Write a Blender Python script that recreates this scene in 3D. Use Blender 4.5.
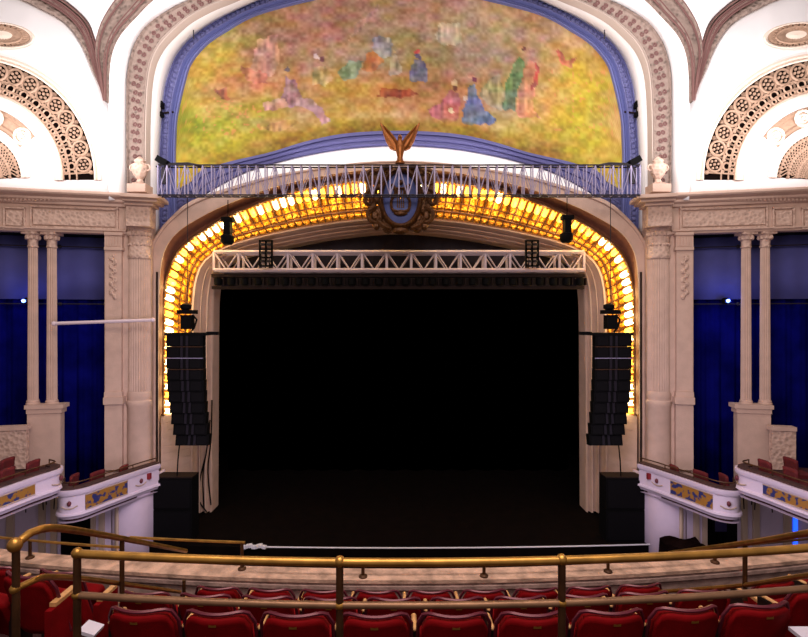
import bpy, bmesh, math, random
import numpy as np
from mathutils import Vector, Matrix
random.seed(7)
PI = math.pi
C = bpy.context.scene.collection
scene = bpy.context.scene
for o in list(bpy.data.objects):
    bpy.data.objects.remove(o)

# ---------------------------------------------------------------- camera, world, light, exposure
H = 6.8            # eye height above the stage floor (stage floor = 0)
F = 480.0          # focal length in pixels of an 808 px wide frame
CX, CY = 399.0, 318.5
cd = bpy.data.cameras.new('camera'); cam = bpy.data.objects.new('camera', cd); C.objects.link(cam)
cam.location = (0, 0, H); cam.rotation_euler = (PI/2, 0, 0)
cd.sensor_width = 36; cd.lens = 36*F/808; cd.shift_x = (404-CX)/808; cd.clip_start = 0.05; cd.clip_end = 200
scene.camera = cam
w = bpy.data.worlds.new('world'); scene.world = w; w.use_nodes = True
bg = w.node_tree.nodes['Background']; bg.inputs[0].default_value = (1.0, 0.88, 0.86, 1); bg.inputs[1].default_value = 0.30
scene.view_settings.view_transform = 'Standard'; scene.view_settings.look = 'None'
scene.view_settings.exposure = 0.0; scene.view_settings.gamma = 1
scene.view_settings.use_curve_mapping = False

def area(name, loc, target, size, power, color, size_y=None, spread=None):
    d = bpy.data.lights.new(name, 'AREA'); d.energy = power; d.color = color
    d.shape = 'RECTANGLE'; d.size = size; d.size_y = size_y or size
    if spread: d.spread = spread
    o = bpy.data.objects.new(name, d); C.objects.link(o); o.location = loc
    v = Vector(target) - Vector(loc); o.rotation_euler = v.to_track_quat('-Z', 'Y').to_euler()
    return o
# house lighting of the hall (above and behind the balcony) and cornice uplights, with unseen fill lights added
area('house_light', (0, 1.5, H+7.5), (0, 15, H-1), 9, 1050, (1, .83, .74), 4)
for s in (-1, 1):
    area('cornice_uplight', (s*9.6, 12.2, H+4.35), (s*9.6, 14.1, H+8.5), 5.0, 400, (1, .96, .97), .8)
    area('vault_fill', (s*6.0, 10.0, H+9.3), (s*9.2, 14.6, H+8.6), 2, 300, (1, .96, .97), 2)  # unseen fill, added to whiten the upper walls
    area('mural_cove_fill', (s*5.2, 13.4, H+7.4), (s*8.0, 15.5, H+7.4), 1.2, 60, (1, .96, .97), 3)  # unseen fill, added to brighten the cove round the mural
    area('under_box_fill', (s*4.5, 9.0, H-4.2), (s*9.3, 14.0, .6), 1.5, 70, (.88, .78, 1.0), 1.5)  # unseen fill, added to lighten the wall below the boxes
    area('box_wash', (s*3.5, 9.5, H-1.0), (s*8.6, 13.6, H-5.0), 1.6, 150, (.86, .76, 1.0), 1.6)
area('frame_uplight', (0, 15.55, H+5.25), (0, 16.3, H+8.5), 7.5, 30, (1, .96, .97), .12)
area('ledge_fill', (0, 14.95, H+6.1), (0, 15.8, H+5.2), 8, 34, (1, .96, .97), .1)  # unseen fill, added to whiten the ledge
area('mural_light', (0, 11.5, H+9.5), (0, 16.2, H+6.0), 6, 150, (1, .93, .86), 1)
area('balcony_light', (0, -.5, H+3.2), (0, 4.2, H-2.8), 4, 84, (1, .84, .76), 1)

# ---------------------------------------------------------------- helpers
def P(px, py, Y, s=1):
    return Vector((s*(px-CX)/F*Y, Y, H+(CY-py)/F*Y))
def lin(c):
    return tuple(((x/255)/12.92 if x/255 <= .04045 else ((x/255+.055)/1.055)**2.4) for x in c)

MATS = {}
def mat(name, rgb, rough=.6, metal=0, emit=None, estr=0, bump=0, bscale=20, vary=0, vscale=6, rgb2=None, kind='noise', det=4, spec=None):
    if name in MATS: return MATS[name]
    m = bpy.data.materials.new(name); m.use_nodes = True; MATS[name] = m
    nt = m.node_tree; N = nt.nodes; L = nt.links; b = N['Principled BSDF']
    c = lin(rgb)+(1,)
    if spec is not None: b.inputs['Specular IOR Level'].default_value = spec
    b.inputs['Base Color'].default_value = c; b.inputs['Roughness'].default_value = rough; b.inputs['Metallic'].default_value = metal
    tc = N.new('ShaderNodeTexCoord')
    if vary:
        if kind == 'noise':
            n = N.new('ShaderNodeTexNoise'); n.inputs['Scale'].default_value = vscale; n.inputs['Detail'].default_value = det; out = n.outputs['Fac']
        else:
            n = N.new('ShaderNodeTexVoronoi'); n.inputs['Scale'].default_value = vscale; out = n.outputs['Distance']
        L.new(tc.outputs['Object'], n.inputs['Vector'])
        r = N.new('ShaderNodeValToRGB'); L.new(out, r.inputs[0])
        c2 = lin(rgb2)+(1,) if rgb2 else tuple(x*(1-vary) for x in c[:3])+(1,)
        r.color_ramp.elements[0].color = c2; r.color_ramp.elements[1].color = c
        r.color_ramp.elements[0].position = .35 if kind == 'noise' else .08; r.color_ramp.elements[1].position = .62 if kind == 'noise' else .45
        L.new(r.outputs[0], b.inputs['Base Color'])
    if bump:
        n = N.new('ShaderNodeTexNoise' if kind == 'noise' else 'ShaderNodeTexVoronoi'); n.inputs['Scale'].default_value = bscale
        L.new(tc.outputs['Object'], n.inputs['Vector'])
        bp = N.new('ShaderNodeBump'); bp.inputs['Strength'].default_value = bump; bp.inputs['Distance'].default_value = .05
        L.new(n.outputs[0], bp.inputs['Height']); L.new(bp.outputs[0], b.inputs['Normal'])
    if emit:
        b.inputs['Emission Color'].default_value = lin(emit)+(1,); b.inputs['Emission Strength'].default_value = estr
    return m

CREAM = mat('cream_plaster', (202, 170, 152), .7, vary=.12, vscale=3, bump=.15, bscale=30)
CREAM2 = mat('carved_cream_plaster', (202, 170, 152), .7, vary=.3, vscale=9, kind='vor', bump=.7, bscale=9)
WHITE = mat('white_plaster', (240, 235, 235), .75)
BROWN = mat('shaded_brown_cove', (128, 78, 58), .6, vary=.2, vscale=8)  # shade on the cove moulding is put into this brown
TAUPE = mat('carved_taupe_plaster', (132, 112, 102), .75, vary=.5, vscale=7, kind='vor', bump=1.0, bscale=7)  # dark cells put the shadow of the carving into the colour
TAUPE_D = mat('taupe_line', (100, 66, 62), .7)
BEIGE = mat('beige_openwork', (160, 128, 106), .7, vary=.2, vscale=12)
HOLE = mat('grille_recess', (16, 9, 8), .95, spec=0)
BLUEP = mat('lavender_blue_paint', (92, 92, 140), .6, vary=.35, vscale=14, kind='vor', bump=.5, bscale=14)
BLUEB = mat('plain_blue_moulding', (70, 68, 118), .6)
BLUED = mat('light_blue_moulding', (100, 104, 156), .6)
DRAPE_U = mat('slate_blue_cloth', (80, 82, 148), .9, vary=.1, vscale=2)
DRAPE_L = mat('royal_blue_cloth', (10, 12, 92), .9, spec=0, vary=.5, vscale=1.2)
GOLD = mat('gilding', (236, 160, 34), .4, .35, vary=.5, vscale=14, bump=.4, bscale=25)
OLDGOLD = mat('old_bronze_gilding', (92, 54, 20), .4, .5, vary=.45, vscale=16, bump=.5, bscale=22)
RIBM = mat('dark_rib', (92, 50, 16), .5, .3)
BULB = mat('amber_bulb', (255, 190, 60), .4, emit=(255, 200, 66), estr=3.8)
BULBW = mat('warm_white_bulb', (255, 230, 180), .4, emit=(255, 232, 170), estr=6)
BLACK = mat('matt_black', (3, 2, 3), .8, spec=.12)
STAGEB = mat('black_velour', (0, 0, 0), 1, spec=0)
BLACKG = mat('black_grille', (10, 8, 11), .7, vary=.4, vscale=60, spec=.1)
DARKB = mat('dark_brown', (30, 18, 16), .8, spec=.15)
BORDER = mat('dark_aubergine_cloth', (36, 26, 34), .9)
STEEL = mat('painted_aluminium', (170, 152, 160), .5, .1)
LAV = mat('lavender_steel', (150, 140, 170), .5, .2)
DSTEEL = mat('dark_steel', (30, 22, 30), .6, .2)
LILAC = mat('white_paint_lilac_lit', (205, 188, 204), .6, bump=.1, bscale=20)  # box fronts are white; lilac stage light is put into the colour
LILAC2 = mat('lilac_wall_paint', (188, 170, 190), .7, vary=.1, vscale=2)
TANP = mat('tan_panel_strip', (172, 148, 130), .7)
BRASS = mat('aged_brass', (198, 146, 70), .35, .8, vary=.35, vscale=9)
BRASSD = mat('dark_aged_brass', (84, 52, 28), .5, .5, vary=.4, vscale=12)
BRONZE = mat('worn_pink_bronze_rail', (150, 112, 84), .4, .6, vary=.25, vscale=8)
RED = mat('red_velvet', (128, 4, 12), .8, spec=.1, vary=.3, vscale=5, bump=.1, bscale=80)
REDD = mat('dark_red_cloth', (92, 6, 14), .85, vary=.3, vscale=4)
PLUM = mat('plum_enamel', (100, 34, 50), .35, .2)
WOOD = mat('pale_wood', (214, 160, 104), .5, vary=.2, vscale=20)
IRON = mat('cast_iron', (36, 18, 16), .6, .3)
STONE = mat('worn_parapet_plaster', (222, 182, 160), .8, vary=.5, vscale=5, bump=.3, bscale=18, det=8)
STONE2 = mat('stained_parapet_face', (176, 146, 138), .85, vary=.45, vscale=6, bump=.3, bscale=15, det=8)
CARPET = mat('dark_red_carpet', (52, 12, 14), .95)
OFLOOR = mat('black_orchestra_floor', (3, 2, 3), .95, spec=.02)
SFLOOR = mat('dark_stage_boards', (12, 6, 5), .9, spec=.05, vary=.4, vscale=3)
REDLAC = mat('red_square', (128, 20, 30), .6)
PALE = mat('pale_strip', (205, 200, 205), .5)
WPAINT = mat('white_step_paint', (225, 218, 235), .5)
TAUPE_L = mat('pale_mauve_moulding', (176, 158, 148), .7)
ROPE = mat('light_plaster_rope', (216, 196, 180), .7)

class MB:
    def __init__(s): s.v = []; s.f = []
    def add(s, vs, fs):
        n = len(s.v); s.v += [Vector(p) for p in vs]; s.f += [[i+n for i in f] for f in fs]; return s
    def box(s, c, d, rot=None):
        x, y, z = d[0]/2, d[1]/2, d[2]/2
        vs = [Vector((a*x, b*y, e*z)) for a in (-1, 1) for b in (-1, 1) for e in (-1, 1)]
        if rot is not None: vs = [rot @ p for p in vs]
        c = Vector(c)
        return s.add([c+p for p in vs], [(0,1,3,2),(4,6,7,5),(0,4,5,1),(2,3,7,6),(0,2,6,4),(1,5,7,3)])
    def box2(s, a, b):
        return s.box([(a[i]+b[i])/2 for i in range(3)], [abs(a[i]-b[i]) for i in range(3)])
    def loft(s, curves, closed=False, ring=False):
        n = len(s.v); m = len(curves[0])
        for c in curves: s.v += [Vector(p) for p in c]
        R = len(curves)
        for i in range(R if ring else R-1):
            for j in range(m if closed else m-1):
                a = n+i*m+j; b = n+i*m+(j+1) % m; i2 = (i+1) % R
                s.f.append([a, b, n+i2*m+(j+1) % m, n+i2*m+j])
        return s
    def tube(s, pts, r, n=8, caps=True):
        pts = [Vector(p) for p in pts]; rr = r if isinstance(r, (list, tuple)) else [r]*len(pts)
        rings = []; up = None
        for i, p in enumerate(pts):
            t = (pts[min(i+1, len(pts)-1)]-pts[max(i-1, 0)])
            if t.length < 1e-9: t = Vector((0, 0, 1))
            t.normalize()
            if up is None:
                up = Vector((0, 0, 1)) if abs(t.z) < .9 else Vector((1, 0, 0))
            a = t.cross(up); 
            if a.length < 1e-4: a = t.orthogonal()
            a.normalize(); b = a.cross(t); up = b
            rings.append([p+rr[i]*(math.cos(2*PI*k/n)*a+math.sin(2*PI*k/n)*b) for k in range(n)])
        base = len(s.v); s.loft(rings, closed=True)
        if caps:
            s.f.append([base+k for k in range(n)][::-1]); e = base+(len(pts)-1)*n; s.f.append([e+k for k in range(n)])
        return s
    def lathe(s, prof, c, n=16, sx=1, sy=1):
        c = Vector(c)
        rings = [[c+Vector((r*sx*math.cos(2*PI*k/n), r*sy*math.sin(2*PI*k/n), z)) for k in range(n)] for r, z in prof]
        base = len(s.v); s.loft(rings, closed=True)
        s.f.append([base+k for k in range(n)][::-1]); e = base+(len(prof)-1)*n; s.f.append([e+k for k in range(n)])
        return s
    def ball(s, c, r, n=8, m=6, sc=(1, 1, 1)):
        c = Vector(c)
        rings = [[c+Vector((r*sc[0]*math.sin(PI*i/m)*math.cos(2*PI*k/n), r*sc[1]*math.sin(PI*i/m)*math.sin(2*PI*k/n), r*sc[2]*math.cos(PI*i/m))) for k in range(n)] for i in range(1, m)]
        base = len(s.v); s.loft(rings, closed=True)
        t = len(s.v); s.v += [c+Vector((0, 0, r*sc[2])), c-Vector((0, 0, r*sc[2]))]
        for k in range(n):
            s.f.append([t, base+k, base+(k+1) % n]); e = base+(m-2)*n; s.f.append([t+1, e+(k+1) % n, e+k])
        return s
    def prism(s, pts, d):            # polygon (3D points) pushed by vector d
        n = len(s.v); k = len(pts); d = Vector(d)
        s.v += [Vector(p) for p in pts]+[Vector(p)+d for p in pts]
        s.f.append(list(range(n, n+k))); s.f.append([n+k+i for i in range(k)][::-1])
        for i in range(k): s.f.append([n+i, n+(i+1) % k, n+k+(i+1) % k, n+k+i])
        return s
    def torus(s, c, R, r, ax, n=12, m=5, sq=1):
        ax = Vector(ax).normalized(); a = ax.orthogonal().normalized()
        if abs(ax.z) < .9: a = Vector((0, 0, 1)).cross(ax).normalized()
        b = ax.cross(a); c = Vector(c)
        rings = []
        for i in range(n):
            t = 2*PI*i/n; d = math.cos(t)*a+math.sin(t)*sq*b
            rings.append([c+R*d+r*(math.cos(2*PI*k/m)*d+math.sin(2*PI*k/m)*ax) for k in range(m)])
        return s.loft(rings, closed=True, ring=True)
    def build(s, name, m, parent=None, smooth=True, solid=0):
        me = bpy.data.meshes.new(name)
        if parent is not None:
            off = wloc(parent)
        else:
            xs = [p.x for p in s.v]; ys = [p.y for p in s.v]; zs = [p.z for p in s.v]
            off = Vector(((min(xs)+max(xs))/2, (min(ys)+max(ys))/2, min(zs)))
        me.from_pydata([p-off for p in s.v], [], s.f)
        bm = bmesh.new(); bm.from_mesh(me); bmesh.ops.recalc_face_normals(bm, faces=bm.faces); bm.to_mesh(me); bm.free()
        if smooth:
            me.shade_smooth(); me.set_sharp_from_angle(angle=math.radians(38))
        me.materials.append(m)
        o = bpy.data.objects.new(name, me); C.objects.link(o)
        if parent is not None: o.parent = parent
        else: o.location = off
        if solid:
            md = o.modifiers.new('thickness', 'SOLIDIFY'); md.thickness = solid; md.offset = 0
        return o
def wloc(o):
    v = Vector((0, 0, 0))
    while o is not None: v += o.location; o = o.parent
    return v
def tag(o, label=None, cat=None, group=None, kind=None):
    if label: o['label'] = label
    if cat: o['category'] = cat
    if group: o['group'] = group
    if kind: o['kind'] = kind
    return o
def thing(name, label, cat, loc, group=None):
    o = bpy.data.objects.new(name, None); C.objects.link(o); o.location = loc; o.empty_display_size = .2
    return tag(o, label, cat, group)
def copy_tree(o, parent=None):
    c = o.copy(); C.objects.link(c)
    if parent is not None: c.parent = parent
    for ch in list(o.children): copy_tree(ch, c)
    return c
def struct(o, label=None): return tag(o, label, None, None, 'structure')

def spline(pts, n):
    """Catmull-Rom through pts (tuples), resampled to n points evenly by length"""
    p = [Vector(q) if len(q) == 3 else Vector((q[0], q[1], 0)) for q in pts]
    d = []
    for i in range(len(p)-1):
        a, b, c, e = p[max(i-1, 0)], p[i], p[i+1], p[min(i+2, len(p)-1)]
        for k in range(12):
            t = k/12
            d.append(.5*((2*b)+(c-a)*t+(2*a-5*b+4*c-e)*t*t+(3*b-a-3*c+e)*t**3))
    d.append(p[-1])
    L = [0]
    for i in range(1, len(d)): L.append(L[-1]+(d[i]-d[i-1]).length)
    out = []; j = 0
    for i in range(n):
        s = L[-1]*i/(n-1)
        while j < len(L)-2 and L[j+1] < s: j += 1
        u = (s-L[j])/max(L[j+1]-L[j], 1e-9); out.append(d[j].lerp(d[j+1], min(max(u, 0), 1)))
    return out
def sym(pts): return list(pts)+[(2*CX-x, y) for x, y in reversed(pts[:-1])]
def arch(pts, Y, n, full=True, s=1):
    c = spline(sym(pts) if full else pts, n)
    return [P(q.x, q.y, Y, s) for q in c]
def band(mb, A, B, prof):
    """moulded band between curves A and B; prof = [(fraction, depth towards the hall)]"""
    mb.loft([[a.lerp(b, f)+Vector((0, -d, 0)) for a, b in zip(A, B)] for f, d in prof]); return mb

# ---------------------------------------------------------------- curves measured on the proscenium (left half, pixel frame)
FRAME_OUT = [(161, 228), (173, 215), (184, 205), (197, 198), (214, 192), (234, 186), (258, 179), (285, 173), (330, 166), (365, 162), (399, 161)]
FASCIA = [(158.5, 548), (159, 400), (159.5, 300), (162, 262), (169, 243), (182, 229), (200, 218), (224, 206), (272, 188), (330, 175), (375, 169), (399, 167.5)]
GOLD_OUT = [(161.5, 415), (162, 350), (162.5, 295), (169, 266), (182, 245), (211, 224), (234, 212), (272, 197), (304, 187), (356, 179), (399, 177)]
GOLD_IN = [(191, 415), (191.5, 350), (192.5, 300), (198, 271), (211, 255), (237, 242.5), (279, 232), (330, 223), (369, 219), (399, 217.5)]
OPEN = [(213, 511), (213.5, 420), (214, 320), (215.5, 290), (219, 272), (229, 262), (248, 255), (289, 246), (340, 237), (399, 232)]
CRES = [(200, 199), (214, 189.5), (245, 173), (275, 163.5), (301, 157), (333, 151), (364, 147.5), (399, 146)]
MUR_B = [(177, 184), (200, 173), (229, 163), (270, 153.5), (301, 144), (333, 136.5), (364, 133), (399, 132)]
BL_OUT = [(160, 230), (160, 165), (162, 127), (165, 94), (169, 77), (177, 57), (191, 39), (210, 25), (229, 14), (248, 5), (275, -6), (320, -20), (399, -30)]
BL_IN = [(177, 230), (176, 160), (177, 127), (180, 107), (186, 82), (191, 66), (201, 52), (213, 41), (229, 31), (242, 23), (257, 16), (280, 9), (317, 0), (355, -8), (399, -12)]
BEI_IN = [(148, 196), (148, 141), (149, 103), (151, 78), (155, 61), (163, 46), (175, 33), (190, 20), (212, 8), (232, 0), (270, -16), (330, -32), (399, -42)]
BEI_OUT = [(129, 196), (128.5, 141), (128.5, 103), (129, 78), (132, 60), (138, 43), (151, 25), (176, 9), (195, 0), (240, -28), (310, -56), (399, -68)]
RB_R = [(109, 200), (109, 150), (109, 103), (110.5, 63), (119, 38), (138, 16), (154, 0), (200, -38), (280, -76), (399, -95)]
RB_L = [(107, 103), (103, 78), (98.5, 53), (103.6, 28), (116, 6), (121, 0), (155, -45), (255, -100), (399, -128)]
RB_R2 = RB_R[2:]
RA_L = [(108, 103), (94, 72), (82, 44), (66, 23.5), (38, 8), (19, 0), (-26, -11), (-71, 0), (-90, 8), (-118, 23.5), (-134, 44), (-146, 72), (-160, 103)]
RA_U = [(109, 103), (104, 70), (98, 41), (91, 25), (78, 12.5), (60, 0), (30, -16), (-26, -32), (-82, -16), (-112, 0), (-130, 12.5), (-143, 25), (-150, 41), (-156, 70), (-161, 103)]

YF, YG, YO, YM = 15.2, 16.35, 17.0, 16.2
# ---------------------------------------------------------------- setting: stage, floors, black stage house
o = MB(); 
pts = [Vector((x, 14.2+.004*x*x, 0)) for x in np.linspace(-8.2, 8.2, 25)]
o.prism(pts+[Vector((9.5, 24, 0)), Vector((-9.5, 24, 0))], (0, 0, -1.3)); struct(o.build('floor_stage', SFLOOR, smooth=False), 'dark stage floor behind the proscenium')
struct(MB().box2((-14, -3, -1.4), (14, 15.4, -1.2)).build('floor', OFLOOR, smooth=False), 'dark orchestra floor far below the balcony')
for nm_, a_, b_ in (('wall_stage_left', (-9.6, 17.5, 0), (-9.5, 24, 10.2)), ('wall_stage_right', (9.5, 17.5, 0), (9.6, 24, 10.2)), ('wall_back', (-9.6, 24, 0), (9.6, 24.1, 10.2)), ('ceiling_stage', (-9.6, 17.5, 10.2), (9.6, 24.1, 10.3))):
    struct(MB().box2(a_, b_).build(nm_, STAGEB, smooth=False), 'black stage house behind the opening')

# proscenium wall
n = 121
fo = spline(sym([(150, 548), (150, 400), (150, 300), (150, 250)]+FRAME_OUT[0:]), n)
A = [P(q.x, q.y, YF) for q in fo]; B_ = arch(FASCIA, YF, n)
pw = MB(); band(pw, A, B_, [(0, -1.0), (0, 0), (.1, .05), (.22, .05), (.25, 0), (.85, 0), (.88, .04), (1, .04), (1, 0)])
struct(pw.build('wall_front', CREAM), 'cream plaster proscenium surround')
br = MB(); G0 = arch(GOLD_OUT, YF+.3, n); 
fb = arch([(160, 418)]+FASCIA[1:], YF+.0, n)
fb = arch([(159, 415), (159.3, 350), (159.8, 300)]+FASCIA[3:], YF, n)
mid = [a.lerp(b, .55)+Vector((0, .22, 0)) for a, b in zip(fb, G0)]
br.loft([fb, mid, G0]); struct(br.build('trim_1', BROWN), 'shaded red-brown cove round the lit gilded arch')

# gilded arch
ga = thing('gilded_arch', 'glowing gold ribbed arch band lit by amber bulbs around the stage opening', 'arch', (0, YF+.6, 0))
NB = 98
GO = arch(GOLD_OUT, YF+.3, NB*2+1); GI = arch(GOLD_IN, YG, NB*2+1)
def cove(i, f, lift=0):
    a, b = GO[i], GI[i]; p = a.lerp(b, f); d = (b-a)
    nrm = Vector((0, 0, 0))-Vector((p.x, 0, p.z-(H-1)))
    nrm = Vector((nrm.x, 0, nrm.z)).normalized()+Vector((0, -1.1, 0)); nrm.normalize()
    return p-nrm*(.22*math.sin(PI*f))+nrm*lift
cv = MB(); cv.loft([[cove(i, f) for i in range(NB*2+1)] for f in np.linspace(0, 1, 9)]); cv.build('cove', GOLD, ga)
rb = MB()
for i in range(0, NB*2+1, 2):
    rb.tube([cove(i, f, .03) for f in np.linspace(0, 1, 7)], .028, 5)
for f, r in ((.02, .05), (.40, .03), (.60, .03), (.80, .03), (.99, .06)):
    rb.tube([cove(i, f, .04) for i in range(NB*2+1)], r, 5)
rb.build('rib_lattice', RIBM, ga)
st = MB()
for i in range(1, NB*2, 2):
    for f in (.07, .48, .54, .70, .90):
        p = cove(i, f, .05); st.ball(p, .062, 6, 4, (1, 1, 1.2))
    for j in (i-.5, i+.5):
        k = int(j); p = cove(k, .72, .05).lerp(cove(k+1, .72, .05), .5); st.ball(p, .05, 5, 4)
        p = cove(k, .88, .05).lerp(cove(k+1, .88, .05), .5); st.ball(p, .05, 5, 4)
st.build('gilded_studs', GOLD, ga)['kind'] = 'stuff'
for b in range(NB):
    i = 2*b+1; q = MB(); 
    a0, a1 = cove(i, .10, .06), cove(i, .40, .06)
    q.tube([a0, a0.lerp(a1, .15), a0.lerp(a1, .85), a1], [.04, .09, .09, .04], 6)
    hot = (random.random() < .42)
    q.build('bulb', BULBW if hot else BULB, ga)
    if b % 3 == 1:
        d = bpy.data.lights.new('gilding_fill', 'POINT'); d.energy = 17; d.color = (1, .72, .3); d.shadow_soft_size = .06  # hidden point light added before the cove to brighten the gilding
        l = bpy.data.objects.new('gilding_fill', d); C.objects.link(l); l.parent = ga; l.location = cove(i, .5, .34)-wloc(ga)
# inner cream moulding and its return
n = 101
gi = arch([(191, 512), (191, 415)]+GOLD_IN[1:], YG, n); op = arch(OPEN, YO, n)
im = MB(); cur = []
for f, d in [(0, 0), (.06, .14), (.16, .18), (.2, .0), (.36, -.06), (.40, .1), (.46, .14), (.50, .0), (.64, -.04), (.68, .12), (.76, .14), (.80, 0), (.88, 0), (.92, .12), (1, .12), (1, 0)]:
    cur.append([a.lerp(b, f)+Vector((0, -d, 0)) for a, b in zip(gi, op)])
cur.append([p+Vector((0, .5, 0)) for p in op])
im.loft(cur); struct(im.build('trim_2', CREAM), 'cream moulded inner frame of the stage opening')
for s in (1, -1):   # rusticated jamb foot below the gilded band
    q = MB()
    zt = P(0, 416, YF+.3).z
    a, b = P(161, 500, YF+.3, s), P(193, 500, YG, s)
    for k in range(13):
        z0 = zt-(k+1)*.245; z1 = zt-k*.245-.02
        if z0 < 0: z0 = 0
        if z1 <= z0: break
        q.prism([Vector((a.x, a.y, z0)), Vector((b.x, b.y, z0)), Vector((b.x, b.y, z1)), Vector((a.x, a.y, z1))], (0, .3, 0))
        q.prism([Vector((a.x, a.y+.02, z1)), Vector((b.x, b.y+.02, z1)), Vector((b.x, b.y+.02, z1+.02)), Vector((a.x, a.y+.02, z1+.02))], (0, .3, 0))
    struct(q.build('trim_3', CREAM, smooth=False), 'rusticated foot of the proscenium jamb')
# black masking above and behind opening (dark border cloth)
bc = MB()
xs = np.linspace(-7.0, 7.0, 90)
bc.loft([[Vector((x, 17.62+.04*math.sin(x*9), z)) for x in xs] for z in (P(0, 288, 17.6).z, 10.2)])
tag(bc.build('border_cloth', BORDER, solid=.02), 'dark aubergine border cloth hanging behind the top of the stage opening', 'stage curtain')
q = MB()
xs = np.linspace(-7.6, 7.6, 160)
q.loft([[Vector((x, 21.5+.12*math.sin(x*6), z)) for x in xs] for z in (.02, 9.9)])
tag(q.build('black_backdrop', STAGEB, solid=.02), 'black drape closing the back of the stage', 'stage curtain')
q = MB().loft([[Vector((x, 18.0+.05*math.sin(x*11), z)) for x in np.linspace(-7.2, 7.2, 100)] for z in (P(0, 300, 18).z, 10.2)])
tag(q.build('black_valance', STAGEB, solid=.02), 'black valance behind the stage truss and lamps', 'stage curtain')
for s in (-1, 1):
    q = MB().loft([[Vector((s*(6.72+.9*t), 17.8+.06*math.sin(t*40), z)) for t in np.linspace(0, 1, 40)] for z in (.01, 9)])
    tag(q.build('black_leg_curtain', STAGEB, solid=.02), 'black leg curtain at the %s side of the stage opening' % ('left' if s < 0 else 'right'), 'stage curtain')

# ---------------------------------------------------------------- mural wall
wm = MB()
o1 = arch(BL_OUT, YM+.06, 101)
base = arch([(158, 240), (165, 236)]+[(x+1, y+8) for x, y in FRAME_OUT[1:]], YM+.06, 101)
wm.loft([o1, base]); struct(wm.build('wall_mural', BLUEP, solid=.04), 'lavender blue wall field around the mural')
led = MB(); fr = arch(FRAME_OUT[2:], YF-.02, 81); cr = arch(CRES, YM, 81)
led.loft([fr, [a.lerp(b, .5)+Vector((0, .1, -.02)) for a, b in zip(fr, cr)], cr]); struct(led.build('trim_4', WHITE), 'brightly lit white ledge above the stage arch')
mt = thing('mural', 'large pastoral painting of figures in a garden above the stage arch in a blue frame', 'mural', P(399, 132, YM))
bo = arch(BL_OUT, YM, 121); bi = arch(BL_IN, YM, 121)
band(MB(), bo, bi, [(0, -.05), (0, .10), (.08, .16), (.14, .16), (.16, .08), (.56, .08), (.58, .18), (.64, .18)]).build('carved_frame', BLUEP, mt)
band(MB(), bo, bi, [(.64, .18), (.66, .02), (.74, .06), (.80, .08), (.84, .0), (.88, .0), (.9, .1), (1, .12), (1, -.02)]).build('inner_moulding', BLUED, mt)
ctop = arch(CRES, YM, 81); mb_ = arch([(190, 190)]+MUR_B[1:], YM, 81)
band(MB(), ctop, mb_, [(0, 0), (0, .14), (.1, .16), (.15, .1), (.3, .1), (.33, .16), (.5, .18), (.55, .08), (.75, .05), (.78, .1), (1, .1), (1, -.02)]).build('lower_moulding', BLUEB, mt)
# carved bead row on the frame
bd = MB(); bo2 = arch(BL_OUT, YM, 161); bi2 = arch(BL_IN, YM, 161)
for a, b in zip(bo2, bi2):
    bd.ball(a.lerp(b, .36)+Vector((0, -.09, 0)), .10, 6, 4, (1, .5, 1))
bd.build('frame_beads', BLUEP, mt)

# painted canvas: colours of the painting itself, worked out vertex by vertex
cols = [180, 220, 260, 300, 340, 380, 420, 460, 500, 540, 580, 618]; rows = [-10, 10, 35, 60, 85, 105, 125, 145, 165, 190]
G = [
 [(150,125,80),(150,120,75),(150,115,75),(160,125,100),(160,120,105),(165,135,110),(165,125,115),(170,140,120),(175,150,110),(165,125,100),(165,130,100),(165,130,100)],
 [(150,130,70),(150,125,70),(150,115,75),(160,122,98),(160,120,105),(168,135,110),(165,125,115),(172,142,122),(175,150,108),(165,125,100),(165,130,100),(165,130,90)],
 [(155,140,60),(150,135,70),(126,108,74),(156,113,93),(154,108,95),(158,136,110),(148,128,102),(172,152,130),(168,150,130),(162,130,110),(172,136,98),(165,130,80)],
 [(160,140,55),(162,144,50),(142,98,80),(166,128,110),(166,140,120),(140,122,112),(150,137,80),(148,122,112),(155,136,120),(150,120,90),(165,142,48),(160,120,60)],
 [(166,142,70),(154,114,58),(168,110,80),(172,130,80),(180,148,72),(178,128,66),(150,108,64),(162,118,86),(172,146,108),(172,140,80),(170,150,28),(165,145,60)],
 [(150,150,48),(165,140,80),(150,140,48),(176,140,110),(182,150,68),(182,142,88),(170,126,80),(172,112,88),(160,146,105),(176,134,84),(166,150,36),(165,140,70)],
 [(130,140,28),(140,145,30),(152,140,60),(176,150,80),(172,148,60),(192,166,110),(198,162,110),(182,132,98),(190,172,112),(172,150,60),(160,148,30),(196,164,112)],
 [(160,155,40),(150,148,30),(166,140,38),(150,120,15),(138,108,10),(150,118,28),(165,120,28),(150,108,14),(150,114,18),(160,130,48),(160,145,30),(182,165,60)],
 [(176,150,38),(165,140,30),(160,128,38),(150,115,20),(140,105,15),(140,105,15),(140,105,15),(140,105,15),(150,110,18),(160,130,48),(160,148,30),(176,155,48)],
 [(176,150,38),(165,140,30),(160,128,38),(150,115,20),(140,105,15),(140,105,15),(140,105,15),(140,105,15),(150,110,18),(160,130,48),(160,148,30),(176,155,48)]]
G = np.array(G, float)
NX, NY = 300, 134
rng = np.random.RandomState(3)
def vnoise(x, y, sx, sy, seed):
    r = np.random.RandomState(seed); g = r.rand(128, 256)
    u = (x-100)/sx; v = (y+60)/sy; i = np.floor(u).astype(int) % 255; j = np.floor(v).astype(int) % 127; a = u-np.floor(u); b = v-np.floor(v)
    a = a*a*(3-2*a); b = b*b*(3-2*b)
    return (g[j, i]*(1-a)+g[j, i+1]*a)*(1-b)+(g[j+1, i]*(1-a)+g[j+1, i+1]*a)*b-.5
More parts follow.
